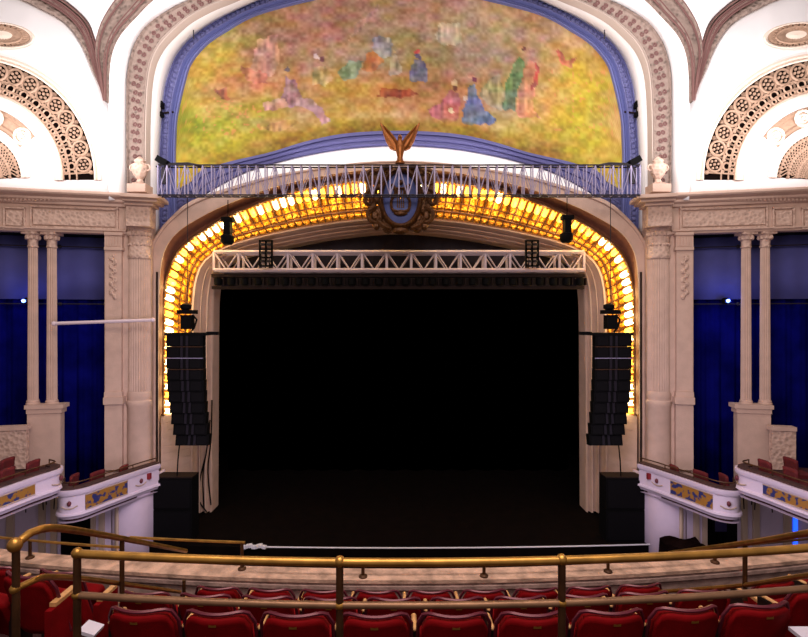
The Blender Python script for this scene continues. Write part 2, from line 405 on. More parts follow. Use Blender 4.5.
def bil(x, y):
    u = np.interp(x, cols, range(len(cols))); v = np.interp(y, rows, range(len(rows)))
    i = np.minimum(u.astype(int), len(cols)-2); j = np.minimum(v.astype(int), len(rows)-2); a = (u-i)[:, None]; b = (v-j)[:, None]
    return (G[j, i]*(1-a)+G[j, i+1]*a)*(1-b)+(G[j+1, i]*(1-a)+G[j+1, i+1]*a)*b
# figures: polygons in the painting's own plane
FIG = [
 ([(470,86),(474,84),(478,98),(486,110),(496,120),(494,124),(478,125),(462,123),(463,108),(467,100)], (104,116,160)),
 ([(452,90),(458,93),(460,104),(459,118),(448,124),(432,118),(428,110),(440,104),(446,94)], (178,96,100)),
 ([(519,56),(525,62),(522,78),(516,98),(515,110),(504,110),(500,104),(506,84),(512,66)], (100,124,86)),
 ([(530,60),(537,66),(534,92),(533,108),(541,118),(520,118),(516,110),(520,86),(524,70)], (196,132,96)),
 ([(536,62),(539,68),(537,84),(531,92)], (170,70,60)),
 ([(416,60),(424,60),(428,72),(426,82),(412,82),(408,74)], (110,110,134)),
 ([(391,56),(398,56),(402,72),(398,76),(388,74)], (168,152,124)),
 ([(286,76),(294,80),(300,94),(306,102),(290,108),(276,104),(284,92)], (158,112,124)),
 ([(296,98),(312,98),(322,108),(330,122),(322,124),(312,110),(296,106)], (176,136,134)),
 ([(262,102),(284,98),(290,106),(276,110),(264,110)], (184,140,122)),
 ([(312,68),(326,66),(332,78),(326,86),(312,84)], (188,158,108)),
 ([(258,40),(276,34),(280,60),(272,76),(246,78),(252,62)], (176,130,104)),
 ([(240,66),(268,74),(266,84),(246,82)], (160,92,72)),
 ([(350,60),(362,62),(358,76),(344,80),(336,74)], (130,142,118)),
 ([(366,54),(376,50),(384,62),(372,72),(362,70)], (186,112,60)),
 ([(374,36),(392,38),(392,56),(380,58),(372,48)], (156,148,146)),
 ([(442,22),(460,24),(462,44),(440,46),(434,36)], (192,172,148)),
 ([(484,84),(500,72),(504,92),(502,110),(490,108),(480,96)], (162,150,112)),
 ([(556,50),(560,48),(566,60),(576,58),(572,68),(562,66)], (176,92,66)),
 ([(382,88),(410,90),(420,94),(400,98),(376,96)], (154,74,28)),
 ([(358,22),(374,10),(378,4),(380,6),(364,26),(348,42)], (172,130,112)),
 ([(214,90),(226,88),(230,100),(222,100)], (150,88,52)),
 ([(258,128),(290,118),(300,122),(276,132)], (176,136,66)),
]
HEAD = [(454,84,3.2,(206,170,130)),(455,87,2.5,(110,60,50)),(471,77,3,(196,146,106)),(474,79,2.6,(110,50,60)),(520,49,3.4,(190,140,110)),(524,50,2.4,(110,60,60)),(533,53,3.2,(150,110,80)),
 (417,52,2.5,(196,84,70)),(419,56,3.0,(90,80,110)),(317,57,2.6,(226,196,190)),(322,59,3,(130,80,90)),(288,70,2.6,(100,70,90)),(395,52,2.2,(196,160,110)),(452,110,2.8,(228,206,180)),(466,98,2.6,(206,176,150))]
def inpoly(x, y, poly):
    r = np.zeros(x.shape, bool); k = len(poly)
    for i in range(k):
        x0, y0 = poly[i]; x1, y1 = poly[(i+1) % k]
        if y0 == y1: continue
        cnd = ((y0 > y) != (y1 > y)) & (x < (x1-x0)*(y-y0)/(y1-y0)+x0); r ^= cnd
    return r
top = spline(sym(BL_IN), NX); 
def bound(arr, t):  # y of boundary over x
    return np.interp(t, [p.x for p in arr], [p.y for p in arr])
xs = np.linspace(175.5, 2*CX-175.5, NX)
half = BL_IN[1:]
tp = [Vector((x, y, 0)) for x, y in sym(half)]
tops = spline([(176, 190)]+sym(half)+[(2*CX-176, 190)], 400)
ty = np.full(NX, 500.)
for a in tops:
    pass
sx_ = np.array([p.x for p in tops]); sy_ = np.array([p.y for p in tops]); m_ = sx_ <= CX
l_ = np.argsort(sx_[m_]); tyL = np.interp(np.minimum(xs, 2*CX-xs), sx_[m_][l_], np.minimum.accumulate(sy_[m_][l_]))
bs = spline(sym([(170, 190)]+MUR_B[1:]), 200); by = np.interp(xs, [p.x for p in bs], [p.y for p in bs])
ty = tyL-4; by = by+4
VX = np.repeat(xs[None, :], NY, 0); tt = np.linspace(0, 1, NY)[:, None]; VY = ty[None, :]*(1-tt)+by[None, :]*tt
fx, fy = VX.ravel(), VY.ravel()
wx = fx+3.0*vnoise(fx, fy, 5, 5, 11); wy = fy+3.0*vnoise(fx, fy, 5, 5, 12)
col = bil(fx+8*vnoise(fx, fy, 12, 9, 1), fy+5*vnoise(fx, fy, 12, 8, 2))+np.array((10, 2, -6))
for k, (p_, c_) in enumerate(FIG):
    ins = inpoly(wx, wy, p_); col[ins] = col[ins]*.08+np.array(c_)*.92*(1+.5*vnoise(fx, fy, 3, 9, 40+k)[ins])[:, None]
for (x_, y_, r_, c_) in HEAD:
    ins = ((wx-x_)**2+(wy-y_)**2) < r_*r_; col[ins] = np.array(c_)
edge = np.repeat(by[None, :], NY, 0).ravel()-fy; k_e = np.clip((20-edge)/8, 0, 1)*np.clip((190-abs(fx-CX))/40, 0, 1)
col = col*(1-k_e[:, None])+np.array((146, 112, 22))*k_e[:, None]
lum = 30*vnoise(fx, fy, 8, 6, 5)+42*vnoise(fx, fy, 2.8, 2.6, 6)+18*vnoise(fx, fy, 20, 12, 7)
col += lum[:, None]
hue = 20*vnoise(fx, fy, 7, 5, 8); col[:, 0] += hue; col[:, 1] -= hue*.35
hue = 34*vnoise(fx, fy, 12, 7, 9); col[:, 2] += hue; col[:, 1] -= hue*.3
pk = (vnoise(fx, fy, 2.6, 2.6, 21) > .33) & (((fx < 262) & (fy > 96) & (fy < 135)) | ((fx > 548) & (fy > 70) & (fy < 135)))
col[pk] = col[pk]*.45+np.array((216, 128, 84))*.55
col = np.clip(col, 8, 245)/255.
linc = np.where(col <= .04045, col/12.92, ((col+.055)/1.055)**2.4)*.70
mb = MB(); base_l = wloc(mt)
vv = [P(a, b, YM-.01) for a, b in zip(fx, fy)]
ff = [[j*NX+i, j*NX+i+1, (j+1)*NX+i+1, (j+1)*NX+i] for j in range(NY-1) for i in range(NX-1)]
me = bpy.data.meshes.new('canvas'); me.from_pydata([p-base_l for p in vv], [], ff)
ca = me.color_attributes.new('paint', 'FLOAT_COLOR', 'POINT')
ca.data.foreach_set('color', np.concatenate([linc, np.ones((len(linc), 1))], 1).ravel())
cm = bpy.data.materials.new('painted_canvas'); cm.use_nodes = True
cn = cm.node_tree.nodes.new('ShaderNodeVertexColor'); cn.layer_name = 'paint'
cm.node_tree.links.new(cn.outputs[0], cm.node_tree.nodes['Principled BSDF'].inputs['Base Color']); cm.node_tree.nodes['Principled BSDF'].inputs['Roughness'].default_value = .8
me.materials.append(cm); co = bpy.data.objects.new('canvas', me); C.objects.link(co); co.parent = mt

# ---------------------------------------------------------------- upper vault: coves, carved arches, ribs
n = 121
cvo = MB(); bl = arch(BL_OUT, YM+.02, n); be = arch([(149, 236)]+BEI_IN, 14.95, n)
cvo.loft([be, [a.lerp(b, .5)+Vector((0, .12, 0)) for a, b in zip(be, bl)], bl]); struct(cvo.build('wall_upper', WHITE, solid=.04), 'white plaster cove around the mural')
ba = MB(); bO = arch(BEI_OUT, 14.9, n); bI = arch(BEI_IN, 14.9, n)
band(ba, bO, bI, [(0, -.2), (0, .12), (.06, .14), (.1, .06), (.16, .04), (.84, .04), (.87, .12)])
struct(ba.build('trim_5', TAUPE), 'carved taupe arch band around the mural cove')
ba = MB(); band(ba, bO, bI, [(.87, .12), (.90, .03), (.93, .03), (.95, .12), (.98, .12), (1, .02), (1, -.15)])
struct(ba.build('trim_6', TAUPE_L), 'plain edge moulding of the carved arch')
rs = MB(); NR = 110; ro = arch(BEI_OUT, 14.85, NR); ri = arch(BEI_IN, 14.85, NR)
for k in range(NR):
    for f, r in ((.28, .075), (.50, .075)):
        p = ro[k].lerp(ri[k], f+(.05 if k % 2 else -.05)); rs.torus(p, r*.62, .03, (0, 1, 0), 7, 4)
struct(rs.build('trim_7', TAUPE_D), 'carved rings of the taupe arch')
# white barrel between rib B and beige arch
v1 = arch(RB_R, 14.3, n); v2 = arch([(129, 200)]+BEI_OUT[1:], 14.92, n)
struct(MB().loft([v1, v2]).build('ceiling_vault', WHITE, solid=.04), 'white vault in front of the mural arch')
rl, rr_ = arch(RB_L, 14.3, n), arch(RB_R2, 14.3, n)
q = MB(); band(q, rl, rr_, [(0, -.1), (0, .16), (.1, .2), (.2, .12), (.24, .06), (.7, .06), (.74, .16), (.84, .2), (.9, .1), (1, .1), (1, -.1)])
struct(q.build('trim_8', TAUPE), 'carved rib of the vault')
q = MB()
for f in (.06, .26, .78, .93):
    q.tube([a.lerp(b, f)+Vector((0, -.17, 0)) for a, b in zip(rl, rr_)], .028, 5)
struct(q.build('trim_9', TAUPE_D), 'dark lines of the vault rib')

# bay frame
AN = math.radians(11); P0 = Vector((-8.45, 14.8)); TT = Vector((-math.cos(AN), -math.sin(AN))); NN = Vector((math.sin(AN), -math.cos(AN)))
def Bp(px, py, w_=0, s=1):
    dx = (px-CX)/F
    lam = (w_+P0.dot(NN))/(dx*NN.x+NN.y)
    return Vector((s*dx*lam, lam, H+(CY-py)/F*lam))
def uz(px, py, w_=0):
    p = Bp(px, py, w_); return (Vector((p.x, p.y))-P0-NN*float(w_)).dot(TT), p.z
def BL(u, w_, z, s=1):
    p = P0+TT*float(u)+NN*float(w_); return Vector((s*p.x, p.y, z))
def bbox(mb, px0, px1, py0, py1, w0, w1, s, zz=None):
    u0, _ = uz(px0, py0, w1); u1, _ = uz(px1, py0, w1); pm = (px0+px1)/2
    z0 = uz(pm, py0, w1)[1]; z1 = uz(pm, py1, w1)[1]
    if zz: z0, z1 = zz
    vs = [BL(u, w_, z, s) for u in (u0, u1) for w_ in (w0, w1) for z in (z0, z1)]
    mb.add(vs, [(0,1,3,2),(4,6,7,5),(0,4,5,1),(2,3,7,6),(0,2,6,4),(1,5,7,3)]); return mb
def usweep(mb, prof, u0, u1, s, caps=True):
    mb.prism([BL(u0, w_, z, s) for w_, z in prof], BL(u1, 0, 0, s)-BL(u0, 0, 0, s)); return mb
def side(s): return 'left' if s > 0 else 'right'

for s in (1, -1):
    sd = side(s)
    # lunette wall above the cornice
    al = spline(RA_L, 100); 
    lo = [Bp(q.x, 205, 0, s) for q in al]; up = [Bp(q.x, q.y, 0, s) for q in al]
    q = MB(); q.loft([lo, up]); 
    q.loft([[Bp(108, 205, 0, s), Bp(108, 103, 0, s)], [Bp(125, 205, 0, s), Bp(125, 103, 0, s)]])
    struct(q.build('wall_'+sd+'_lunette', WHITE, solid=.04))
    au = spline(RA_U, 100)
    A1 = [Bp(a.x, a.y, .02, s) for a in al]; A2 = [Bp(a.x, a.y, .02, s) for a in au]
    q = MB(); q.loft([[a.lerp(b, f)+Vector((0, -d, 0)) for a, b in zip(A1, A2)] for f, d in [(0, -.1), (0, .1), (.12, .14), (.4, .1), (.45, .2), (.6, .22), (.65, .12), (.85, .12), (.9, .22), (1, .22), (1, -.1)]])
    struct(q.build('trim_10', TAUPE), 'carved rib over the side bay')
    q = MB()
    for f in (.42, .52, .66, .76, .95):
        q.tube([a.lerp(b, f)+Vector((0, -.2, 0)) for a, b in zip(A1, A2)], .03, 5)
    struct(q.build('trim_11', TAUPE_D), 'dark lines of the side rib')
    # pendentive ceiling
    pa = spline(RA_U[2:8], 40); pb = spline(RB_L[2:7], 40); cur = []
    for f in np.linspace(0, 1, 12):
        row = []
        for k in range(40):
            a = Bp(pa[k].x, pa[k].y, .05, s); b = P(pb[k].x, pb[k].y, 14.3, s); t = k/39
            row.append(a.lerp(b, f)+Vector((0, -1.8*t*math.sin(PI*f), .8*t*math.sin(PI*f))))
        cur.append(row)
    struct(MB().loft(cur).build('ceiling_'+sd, WHITE, solid=.04), 'white pendentive of the ceiling')
    # fan grille
    fcx, fcy = -26, 180
    def fp(r, a, w_):
        r = r*1.035 if r > 76 else r
        return Bp(fcx+r*math.cos(a), fcy-r*math.sin(a), w_, s)
    fg = thing('fan_grille', 'large fan-shaped openwork plaster grille with rings on the %s white wall' % sd, 'grille', fp(105, .5, 0))
    aa = np.linspace(0, PI, 100)
    q = MB(); q.loft([[fp(r, a, w_) for a in aa] for r, w_ in ((84, .03), (117, .03))]); q.build('recess', HOLE, fg)
    q = MB(); q.loft([[fp(r, a, w_) for a in aa] for r, w_ in ((116, .02), (116, .12), (117.5, .15), (119, .08), (121, .13), (123, .1), (123, 0))])
    q.loft([[fp(r, a, w_) for a in aa] for r, w_ in ((77, 0), (77, .1), (80, .16), (84, .16), (86, .1), (86, .02))]); q.build('border', ROPE, fg)
    q = MB(); st_ = math.radians(8.6)
    for k in range(20):
        a = math.radians(8)+k*st_
        pc = fp(107, a, .1)
        R_ = (fp(114.5, a, .1)-pc).length
        q.torus(pc, R_, .038, (0, 1, 0), 14, 5); q.ball(pc, R_*.22, 6, 4)
        for m_ in range(6): q.ball(pc+Vector((R_*.55*math.cos(m_*PI/3+a), 0, R_*.55*math.sin(m_*PI/3+a))), R_*.2, 5, 4)
        for da in (-.5, .5):
            q.tube([fp(r, a+da*st_, .08) for r in (86, 92, 98, 105, 115)], .026, 5)
            pm_ = fp(113.5, a+da*st_, .08); q.ball(pm_, .07, 6, 4)
        q.torus(fp(95, a, .1), R_*.5, .03, (0, 1, 0), 10, 4)
        q.torus(fp(89.5, a-st_*.25, .1), R_*.3, .026, (0, 1, 0), 8, 4); q.torus(fp(89.5, a+st_*.25, .1), R_*.3, .026, (0, 1, 0), 8, 4)
        q.tube([fp(99, a-.5*st_, .08), fp(97.5, a-.3*st_, .08)], .035, 5); q.tube([fp(99, a+.5*st_, .08), fp(97.5, a+.3*st_, .08)], .035, 5)
    for r in (86.5, 92.5, 99.5):
        q.tube([fp(r, a, .09) for a in aa], .022, 5)
    q.build('openwork', BEIGE, fg)
    # inner moulded band with rosettes + small lattice
    ig = thing('lattice_grille', 'small inner lattice grille under the fan on the %s wall' % sd, 'grille', fp(30, .5, 0))
    aa2 = np.linspace(0.05, PI-.05, 70)
    q = MB(); q.loft([[fp(r, a, w_) for a in aa2] for r, w_ in ((10, .03), (47, .03))]); q.build('recess', HOLE, ig)
    q = MB(); q.loft([[fp(r, a, w_) for a in aa2] for r, w_ in ((47, .0), (47, .14), (50, .18), (53, .1), (56, .08))]); q.build('border', ROPE, ig)
    q = MB()
    for k in range(-2, 36):
        a = .05+k*.09
        for dr in (-1, 1):
            pts = [fp(r, a+dr*(r-20)*.022, .08) for r in range(12, 48, 5) if 0.04 < a+dr*(r-20)*.022 < PI-.05]
            if len(pts) > 1: q.tube(pts, .018, 5)
    for k in range(33):
        for r in (44, 36, 27): q.ball(fp(r, .08+k*.092+(r % 2)*.04, .08), .05, 5, 4)
    q.build('openwork', BEIGE, ig)
    q = MB(); q.loft([[fp(r, a, w_) for a in np.linspace(.62, PI-.62, 50)] for r, w_ in ((56, 0), (57, .06), (60, .12), (62, .06), (69, .06), (71, .14), (74, .1), (75, 0))])
    struct(q.build('trim_12', TAUPE if False else BEIGE), 'curved moulding between the grilles')
    for k, a in enumerate((.74, 1.25)):
        q = MB(); pc = fp(65, a, .12); q.torus(pc, .22, .05, (0, 1, 0), 14, 5); q.torus(pc, .12, .04, (0, 1, 0), 10, 4); q.ball(pc, .07, 8, 5)
        tag(q.build('rosette', ROPE), 'plaster rosette on the moulding between the %s grilles, %s one' % (sd, ('lower', 'upper')[k]), 'rosette')
    # oval grille
    ec = (2, 35)
    def ep(f, a, w_): return Bp(ec[0]+33*f*math.cos(a), ec[1]-13*f*math.sin(a)+.10*33*f*math.cos(a), w_, s)
    og = thing('oval_grille', 'oval openwork plaster grille high on the %s white wall' % sd, 'grille', ep(0, 0, 0))
    aa3 = np.linspace(0, 2*PI, 41)[:-1]
    q = MB(); q.loft([[ep(f, a, .03) for a in aa3] for f in (.3, .93)], closed=True); q.build('recess', HOLE, og)
    q = MB(); q.loft([[ep(f, a, w_) for a in aa3] for f, w_ in ((.86, .02), (.86, .13), (.93, .16), (1.0, .1), (1.0, 0))], closed=True)
    q.loft([[ep(f, a, w_) for a in aa3] for f, w_ in ((.02, .12), (.25, .1), (.33, .1), (.36, .02))], closed=True); q.build('border', ROPE, og)
    q = MB()
    for k in range(26):
        a = 2*PI*k/26; q.tube([ep(f, a+(f-.3)*.35, .08) for f in (.33, .5, .7, .88)], .03, 5); q.tube([ep(f, a-(f-.3)*.35, .08) for f in (.33, .5, .7, .88)], .03, 5)
    q.tube([ep(.6, a, .09) for a in list(aa3)+[0]], .04, 5); q.build('openwork', BEIGE, og)

    # entablature
    zc = uz(60, 189.5, .5)[1]; zb = uz(60, 232, .1)[1]; u0 = uz(124, 200, .3)[0]; u1 = uz(-175, 200, .3)[0]
    q = MB()
    usweep(q, [(-.3, zb), (.1, zb), (.12, zb+.06), (.17, zb+.07), (.17, zb+.11), (.1, zb+.13), (.1, zc-.38), (.18, zc-.36), (.2, zc-.29), (.3, zc-.24), (.32, zc-.18), (.48, zc-.12), (.52, zc-.08), (.52, zc-.02), (.48, zc), (-.05, zc+.02), (-.3, zc+.02)], u0, u1, s)
    struct(q.build('trim_13', CREAM, smooth=False), 'cream entablature and cornice of the %s side bay' % sd)
    q = MB()
    for k, (xa, xb) in enumerate(((118, 30), (25, 3), (-4, -48), (-55, -77), (-82, -170))):
        for (a, b, c, d) in ((xa, xb, 207, 208.5), (xa, xb, 227, 228.5)): bbox(q, a, b, c, d, .1, .16, s)
        bbox(q, xa, xa-1.5, 207, 228.5, .1, .16, s); bbox(q, xb+1.5, xb, 207, 228.5, .1, .16, s)
        bbox(q, xa-3, xb+3, 210.5, 225.5, .1, .145, s)
    struct(q.build('trim_14', CREAM2, smooth=False), 'carved frieze panels')
    # dentils under cornice
    q = MB()
    for k in range(73):
        px = 122-k*4.0; bbox(q, px, px-2, 198.5, 200.5, .16, .27, s)
    struct(q.build('trim_15', CREAM, smooth=False), 'dentils under the cornice')
    # wall piece behind the pilaster and big stage column, down to the orchestra
    q = MB(); zlow = -1.2; ztop = zb+.02
    bbox(q, 104.5, 151, 230, 300, -.5, 0, s, (zlow, zc))
    struct(q.build('wall_'+sd, CREAM, smooth=False), 'cream wall between the side bay and the stage')
    # recess behind openings
    q = MB(); uu0 = uz(104, 300, -.0)[0]
    q.add([BL(uu0, -1.5, z, s) for z in (zlow, zb)]+[BL(u1, -1.5, z, s) for z in (zb, zlow)], [(0, 1, 2, 3)])
    q.add([BL(uu0, -1.5, zb, s), BL(u1, -1.5, zb, s), BL(u1, -.2, zb, s), BL(uu0, -.2, zb, s)], [(0, 1, 2, 3)])
    struct(q.build('wall_'+sd+'_recess', BLACK, smooth=False), 'dark recess behind the blue drapes')
    zm = uz(80, 300, -.8)[1]
    q = MB(); us = np.linspace(uu0-.25, u1, 120)
    q.loft([[BL(u, -.85+.015*math.sin(u*9), z, s) for u in us] for z in (zm+.02, zb)])
    tag(q.build('drape_valance', DRAPE_U, solid=.02), 'slate blue upper cloth in the %s side bay openings' % sd, 'drape')
    q = MB()
    zl = uz(80, 475, -.9)[1]
    q.loft([[BL(u, -.98+.05*math.sin(u*13)+.02*math.sin(u*31), z, s) for u in np.linspace(uu0-.25, u1, 260)] for z in (zl-1.2, zm+.3)])
    tag(q.build('drape', DRAPE_L, solid=.02), 'royal blue hanging drape behind the columns of the %s side bay' % sd, 'drape')
    for py, lab in ((247, 'upper'), (304, 'lower')):
        q = MB(); z = uz(80, py, -.7)[1]; q.tube([BL(uu0-.1, -.7, z, s), BL(u1, -.7, z, s)], .022, 6)
        q.ball(BL(uu0+.1, -.7, z, s), .07, 6, 4); q.ball(BL(uz(60, py, -.7)[0], -.7, z, s), .06, 6, 4)
        tag(q.build('curtain_pipe', DSTEEL), '%s dark pipe across the %s blue drapes' % (lab, sd), 'pipe')
    # blue lamp
    lp = uz(26 if s > 0 else 72, 301, -.6); p = BL(lp[0], -.55, lp[1], s)
    t = thing('blue_lamp', 'small bright blue stage lamp against the %s drapes' % sd, 'lamp', p)
    MB().lathe([(.05, -.02), (.09, 0), (.1, .12), (.06, .16)], p+Vector((0, .06, -.06)), 10).build('housing', BLACK, t)
    MB().ball(p+Vector((0, -.06, 0)), .055, 8, 6).build('lens', mat('blue_white_lens', (180, 190, 255), .3, emit=(90, 120, 255), estr=9), t)
    d = bpy.data.lights.new('blue_lamp_glow', 'POINT'); d.energy = 9; d.color = (.15, .25, 1); d.shadow_soft_size = .08
    l = bpy.data.objects.new('blue_lamp_glow', d); C.objects.link(l); l.parent = t; l.location = (0, -.2, 0)
    l2 = area('blue_curtain_wash', BL(uz(40, 300, 0)[0], -.35, H+.2, s), BL(uz(40, 300, 0)[0], -1.0, H-.6, s), 4.5, 3, (.12, .2, 1), .1)

    # paired slender columns
    def column(pxl, pxr, lab, s=s):
        pxc = (pxl+pxr)/2; u, _ = uz(pxc, 300, -.12); base = BL(u, -.12, 0, s)
        r = abs(uz(pxl, 300, -.12)[0]-uz(pxr, 300, -.12)[0])/2
        zt = zb; zs = uz(pxc, 405, 0)[1]
        t = thing('column', lab, 'column', (base.x, base.y, zs))
        c = Vector((base.x, base.y, 0)); nfl = 16
        rings = []
        for z, k in ((zs+.14, 1.03), (zs+1.6, 1.0), (zt-.42, .9)):
            rings.append([c+Vector(((r*k*(1-.14*(j % 2)))*math.cos(2*PI*j/(nfl*2)), (r*k*(1-.14*(j % 2)))*math.sin(2*PI*j/(nfl*2)), z)) for j in range(nfl*2)])
        MB().loft(rings, closed=True).build('shaft', CREAM, t)
        MB().lathe([(r*1.35, zs), (r*1.35, zs+.05), (r*1.2, zs+.07), (r*1.25, zs+.11), (r*1.08, zs+.14)], c, 18).build('base', CREAM, t)
        q = MB().lathe([(r*.92, zt-.46), (r*1.06, zt-.45), (r*1.06, zt-.41), (r*.95, zt-.40), (r*.97, zt-.26), (r*1.3, zt-.12), (r*1.45, zt-.07)], c, 18)
        for a in range(8):
            q.ball(c+Vector((r*1.15*math.cos(a*PI/4+.39), r*1.15*math.sin(a*PI/4+.39), zt-.16)), .06, 6, 4, (1, 1, 1.3))
        q.box(c+Vector((0, 0, zt-.035)), (r*3.1, r*3.1, .07)); q.build('capital', CREAM2, t)
        return t
    column(28, 38, 'slender fluted column of the %s pair, farther from the stage' % sd)
    column(47, 57, 'slender fluted column of the %s pair, nearer the stage' % sd)
    if s > 0 or True:
        column(-90, -80, 'slender fluted column of the outer %s pair, nearer the stage' % sd)
        column(-109, -99, 'slender fluted column of the outer %s pair, farther from the stage' % sd)
        t = thing('pedestal', 'cream pedestal block under the outer %s pair of columns' % sd, 'pedestal', BL(uz(-95, 440)[0], 0, 1.9, s))
        q = MB(); bbox(q, -79, -113, 413, 540, -.12, .12, s); q.build('block', CREAM, t, smooth=False)
        q = MB(); bbox(q, -76, -116, 405, 413, -.2, .2, s); q.build('cap', CREAM, t, smooth=False)
        ue = uz(-157, 300, 0)[0]; e0 = BL(u1, 0, 0, s)
        q = MB(); q.add([BL(u, w_, z_, s) for u in (ue, u1) for w_ in (-1.5, .1) for z_ in (zlow, zb+.02)], [(0,1,3,2),(4,6,7,5),(0,4,5,1),(2,3,7,6),(0,2,6,4),(1,5,7,3)])
        struct(q.build('wall_'+sd+'_end', CREAM, smooth=False), 'cream wall beyond the outer columns')
        struct(MB().box2((e0.x, e0.y+1.0, -1.2), (e0.x+s*-.2, -2.5, H+6)).build('wall_'+sd+'_side', CREAM, smooth=False), 'plain side wall of the hall')
    # pedestal of the pair
    t = thing('pedestal', 'cream pedestal block under the %s pair of columns' % sd, 'pedestal', BL(uz(44, 440)[0], 0, 1.9, s))
    q = MB(); bbox(q, 27, 60.5, 413, 540, -.12, .12, s); q.build('block', CREAM, t, smooth=False)
    q = MB(); bbox(q, 24, 63, 405, 409, -.2, .2, s); bbox(q, 26, 61.5, 409, 413.5, -.16, .16, s); q.build('cap', CREAM, t, smooth=False)
    # pilaster
    t = thing('pilaster', 'flat carved pilaster between the %s blue drape and the big stage column' % sd, 'pilaster', BL(uz(113, 440)[0], .1, 1.9, s))
    q = MB(); bbox(q, 105, 121.5, 232, 402, 0, .12, s); q.build('shaft', CREAM, t, smooth=False)
    q = MB(); bbox(q, 104, 122.5, 232, 235, 0, .2, s); bbox(q, 104.5, 122, 235, 247, 0, .15, s); bbox(q, 104, 122.5, 247, 250, 0, .18, s)
    for k in range(5): bbox(q, 106.5+k*3, 108+k*3, 236.5, 246, .1, .18, s)
    q.build('capital', CREAM, t, smooth=False)
    q = MB()
    for k in range(10):
        p = Bp(113+(1.8 if k % 2 else -1.8), 258+k*4.3, .14, s); q.ball(p, .075, 6, 4, (1, .5, 1.2)); q.ball(Bp(113, 256+k*4.3, .14, s), .04, 6, 4)
    q.build('carved_drop', CREAM2, t)
    q = MB(); bbox(q, 103, 123, 397.5, 404.5, 0, .24, s); bbox(q, 104, 122, 392, 397.5, 0, .18, s); q.build('base', CREAM, t, smooth=False)
    q = MB(); bbox(q, 104.5, 122, 404.5, 470, 0, .16, s); q.build('plinth', CREAM, t, smooth=False)
    # big stage column (half-round with flutes)
    uc = uz(137.5, 300, .2)[0]; r = abs(uz(126.5, 300, .2)[0]-uz(148.5, 300, .2)[0])/2
    z = lambda py: uz(137.5, py, .25)[1]
    t = thing('stage_column', 'broad fluted half column on the %s side next to the stage arch' % sd, 'column', BL(uc, .1, z(470), s))
    def hr(zv, k):   # half-round ring
        return [BL(uc-r*k*(1-.10*(j % 2))*math.cos(PI*j/26), .02+r*.55*k*(1-.10*(j % 2))*math.sin(PI*j/26), zv, s) for j in range(27)]
    MB().loft([hr(z(398), 1), hr(z(256), .95)]).build('shaft', CREAM, t)
    def hs(zv, k): return [BL(uc-r*k*math.cos(PI*j/16), .02+r*.6*k*math.sin(PI*j/16), zv, s) for j in range(17)]
    MB().loft([hs(z(470), 1.1), hs(z(407), 1.1), hs(z(406), 1.18), hs(z(402), 1.18), hs(z(401), 1.06), hs(z(398), 1.1), hs(z(394), 1.12), hs(z(392), 1.0)]).build('base', CREAM, t)
    q = MB().loft([hs(z(258), .98), hs(z(257), 1.06), hs(z(254), 1.06), hs(z(253), .98), hs(z(240), 1.0), hs(z(232), 1.06), hs(z(228), 1.12), hs(z(226), 1.12)])
    for k in range(9):
        a = PI*(k+.5)/9; q.ball(BL(uc-r*1.0*math.cos(a), .02+r*.60*math.sin(a), z(233), s), .07, 6, 4, (1, 1, 1.3)); q.ball(BL(uc-r*.96*math.cos(a), .02+r*.58*math.sin(a), z(244), s), .05, 6, 4)
    q.build('capital', CREAM2, t)
    q = MB(); bbox(q, 126, 150, 205, 226, 0, .5, s); q.build('impost_block', CREAM2, t, smooth=False)
    q = MB(); bbox(q, 124, 153, 201, 205, 0, .6, s); bbox(q, 122, 157, 197, 201, 0, .75, s); bbox(q, 120, 160, 193.5, 197, 0, .9, s); q.build('cornice', CREAM, t, smooth=False)
    # urn pedestal on top
    pb_ = BL(uz(140, 190, .45)[0], .45, uz(140, 193.5, .45)[1], s)
    t = thing('urn', 'plaster urn standing on the cornice over the %s stage column' % sd, 'urn', pb_)
    MB().box(pb_+Vector((0, 0, .12)), (.55, .45, .24)).build('plinth', CREAM, t, smooth=False)
    q = MB().lathe([(.2, .24), (.22, .28), (.1, .34), (.08, .42), (.18, .55), (.24, .72), (.22, .84), (.13, .92), (.16, .98), (.04, 1.1)], pb_, 14)
    for a in (-1, 1): q.torus(pb_+Vector((a*.22, 0, .78)), .09, .025, (0, 1, 0), 10, 5)
    q.build('vase', CREAM2, t)
    # dark vertical conduit on the frame
    q = MB(); q.tube([P(157, 462, YF-.08, s), P(157, 272, YF-.08, s)], .03, 6)
    tag(q.build('conduit', DARKB), 'thin dark vertical pipe on the %s side of the proscenium' % sd, 'pipe')
    # small floodlight on the blue frame
    p = P(161, 105, 15.9, s); t = thing('wall_spotlight', 'tiny black spotlight bracketed to the %s edge of the blue mural frame' % sd, 'spotlight', p)
    MB().box(p, (.14, .2, .2)).build('head', BLACK, t); MB().tube([p+Vector((0, 0, -.1)), p+Vector((0, .05, -.25)), p+Vector((s*.3, .25, -.12))], .03, 5).build('bracket', DARKB, t)
    MB().box(p+Vector((0, 0, -.32)), (.13, .16, .16)).build('ballast', BLACK, t)
    p = P(193.5, 30, 15.3, s); tag(MB().tube([p, p+Vector((0, 0, -.28))], .02, 5).build('hanging_hook', DSTEEL), 'tiny hook hanging in the white cove at upper %s' % sd, 'hook')

# white batten on the left
q = MB(); q.tube([P(54, 323.5, 14.0), P(153, 320, 14.35)], .05, 8)
q.ball(P(54, 323.5, 14.0), .07); q.ball(P(153, 320, 14.35), .07)
tag(q.build('batten', mat('white_pipe', (220, 200, 206), .5)), 'white horizontal pipe across the left blue drape', 'pipe')

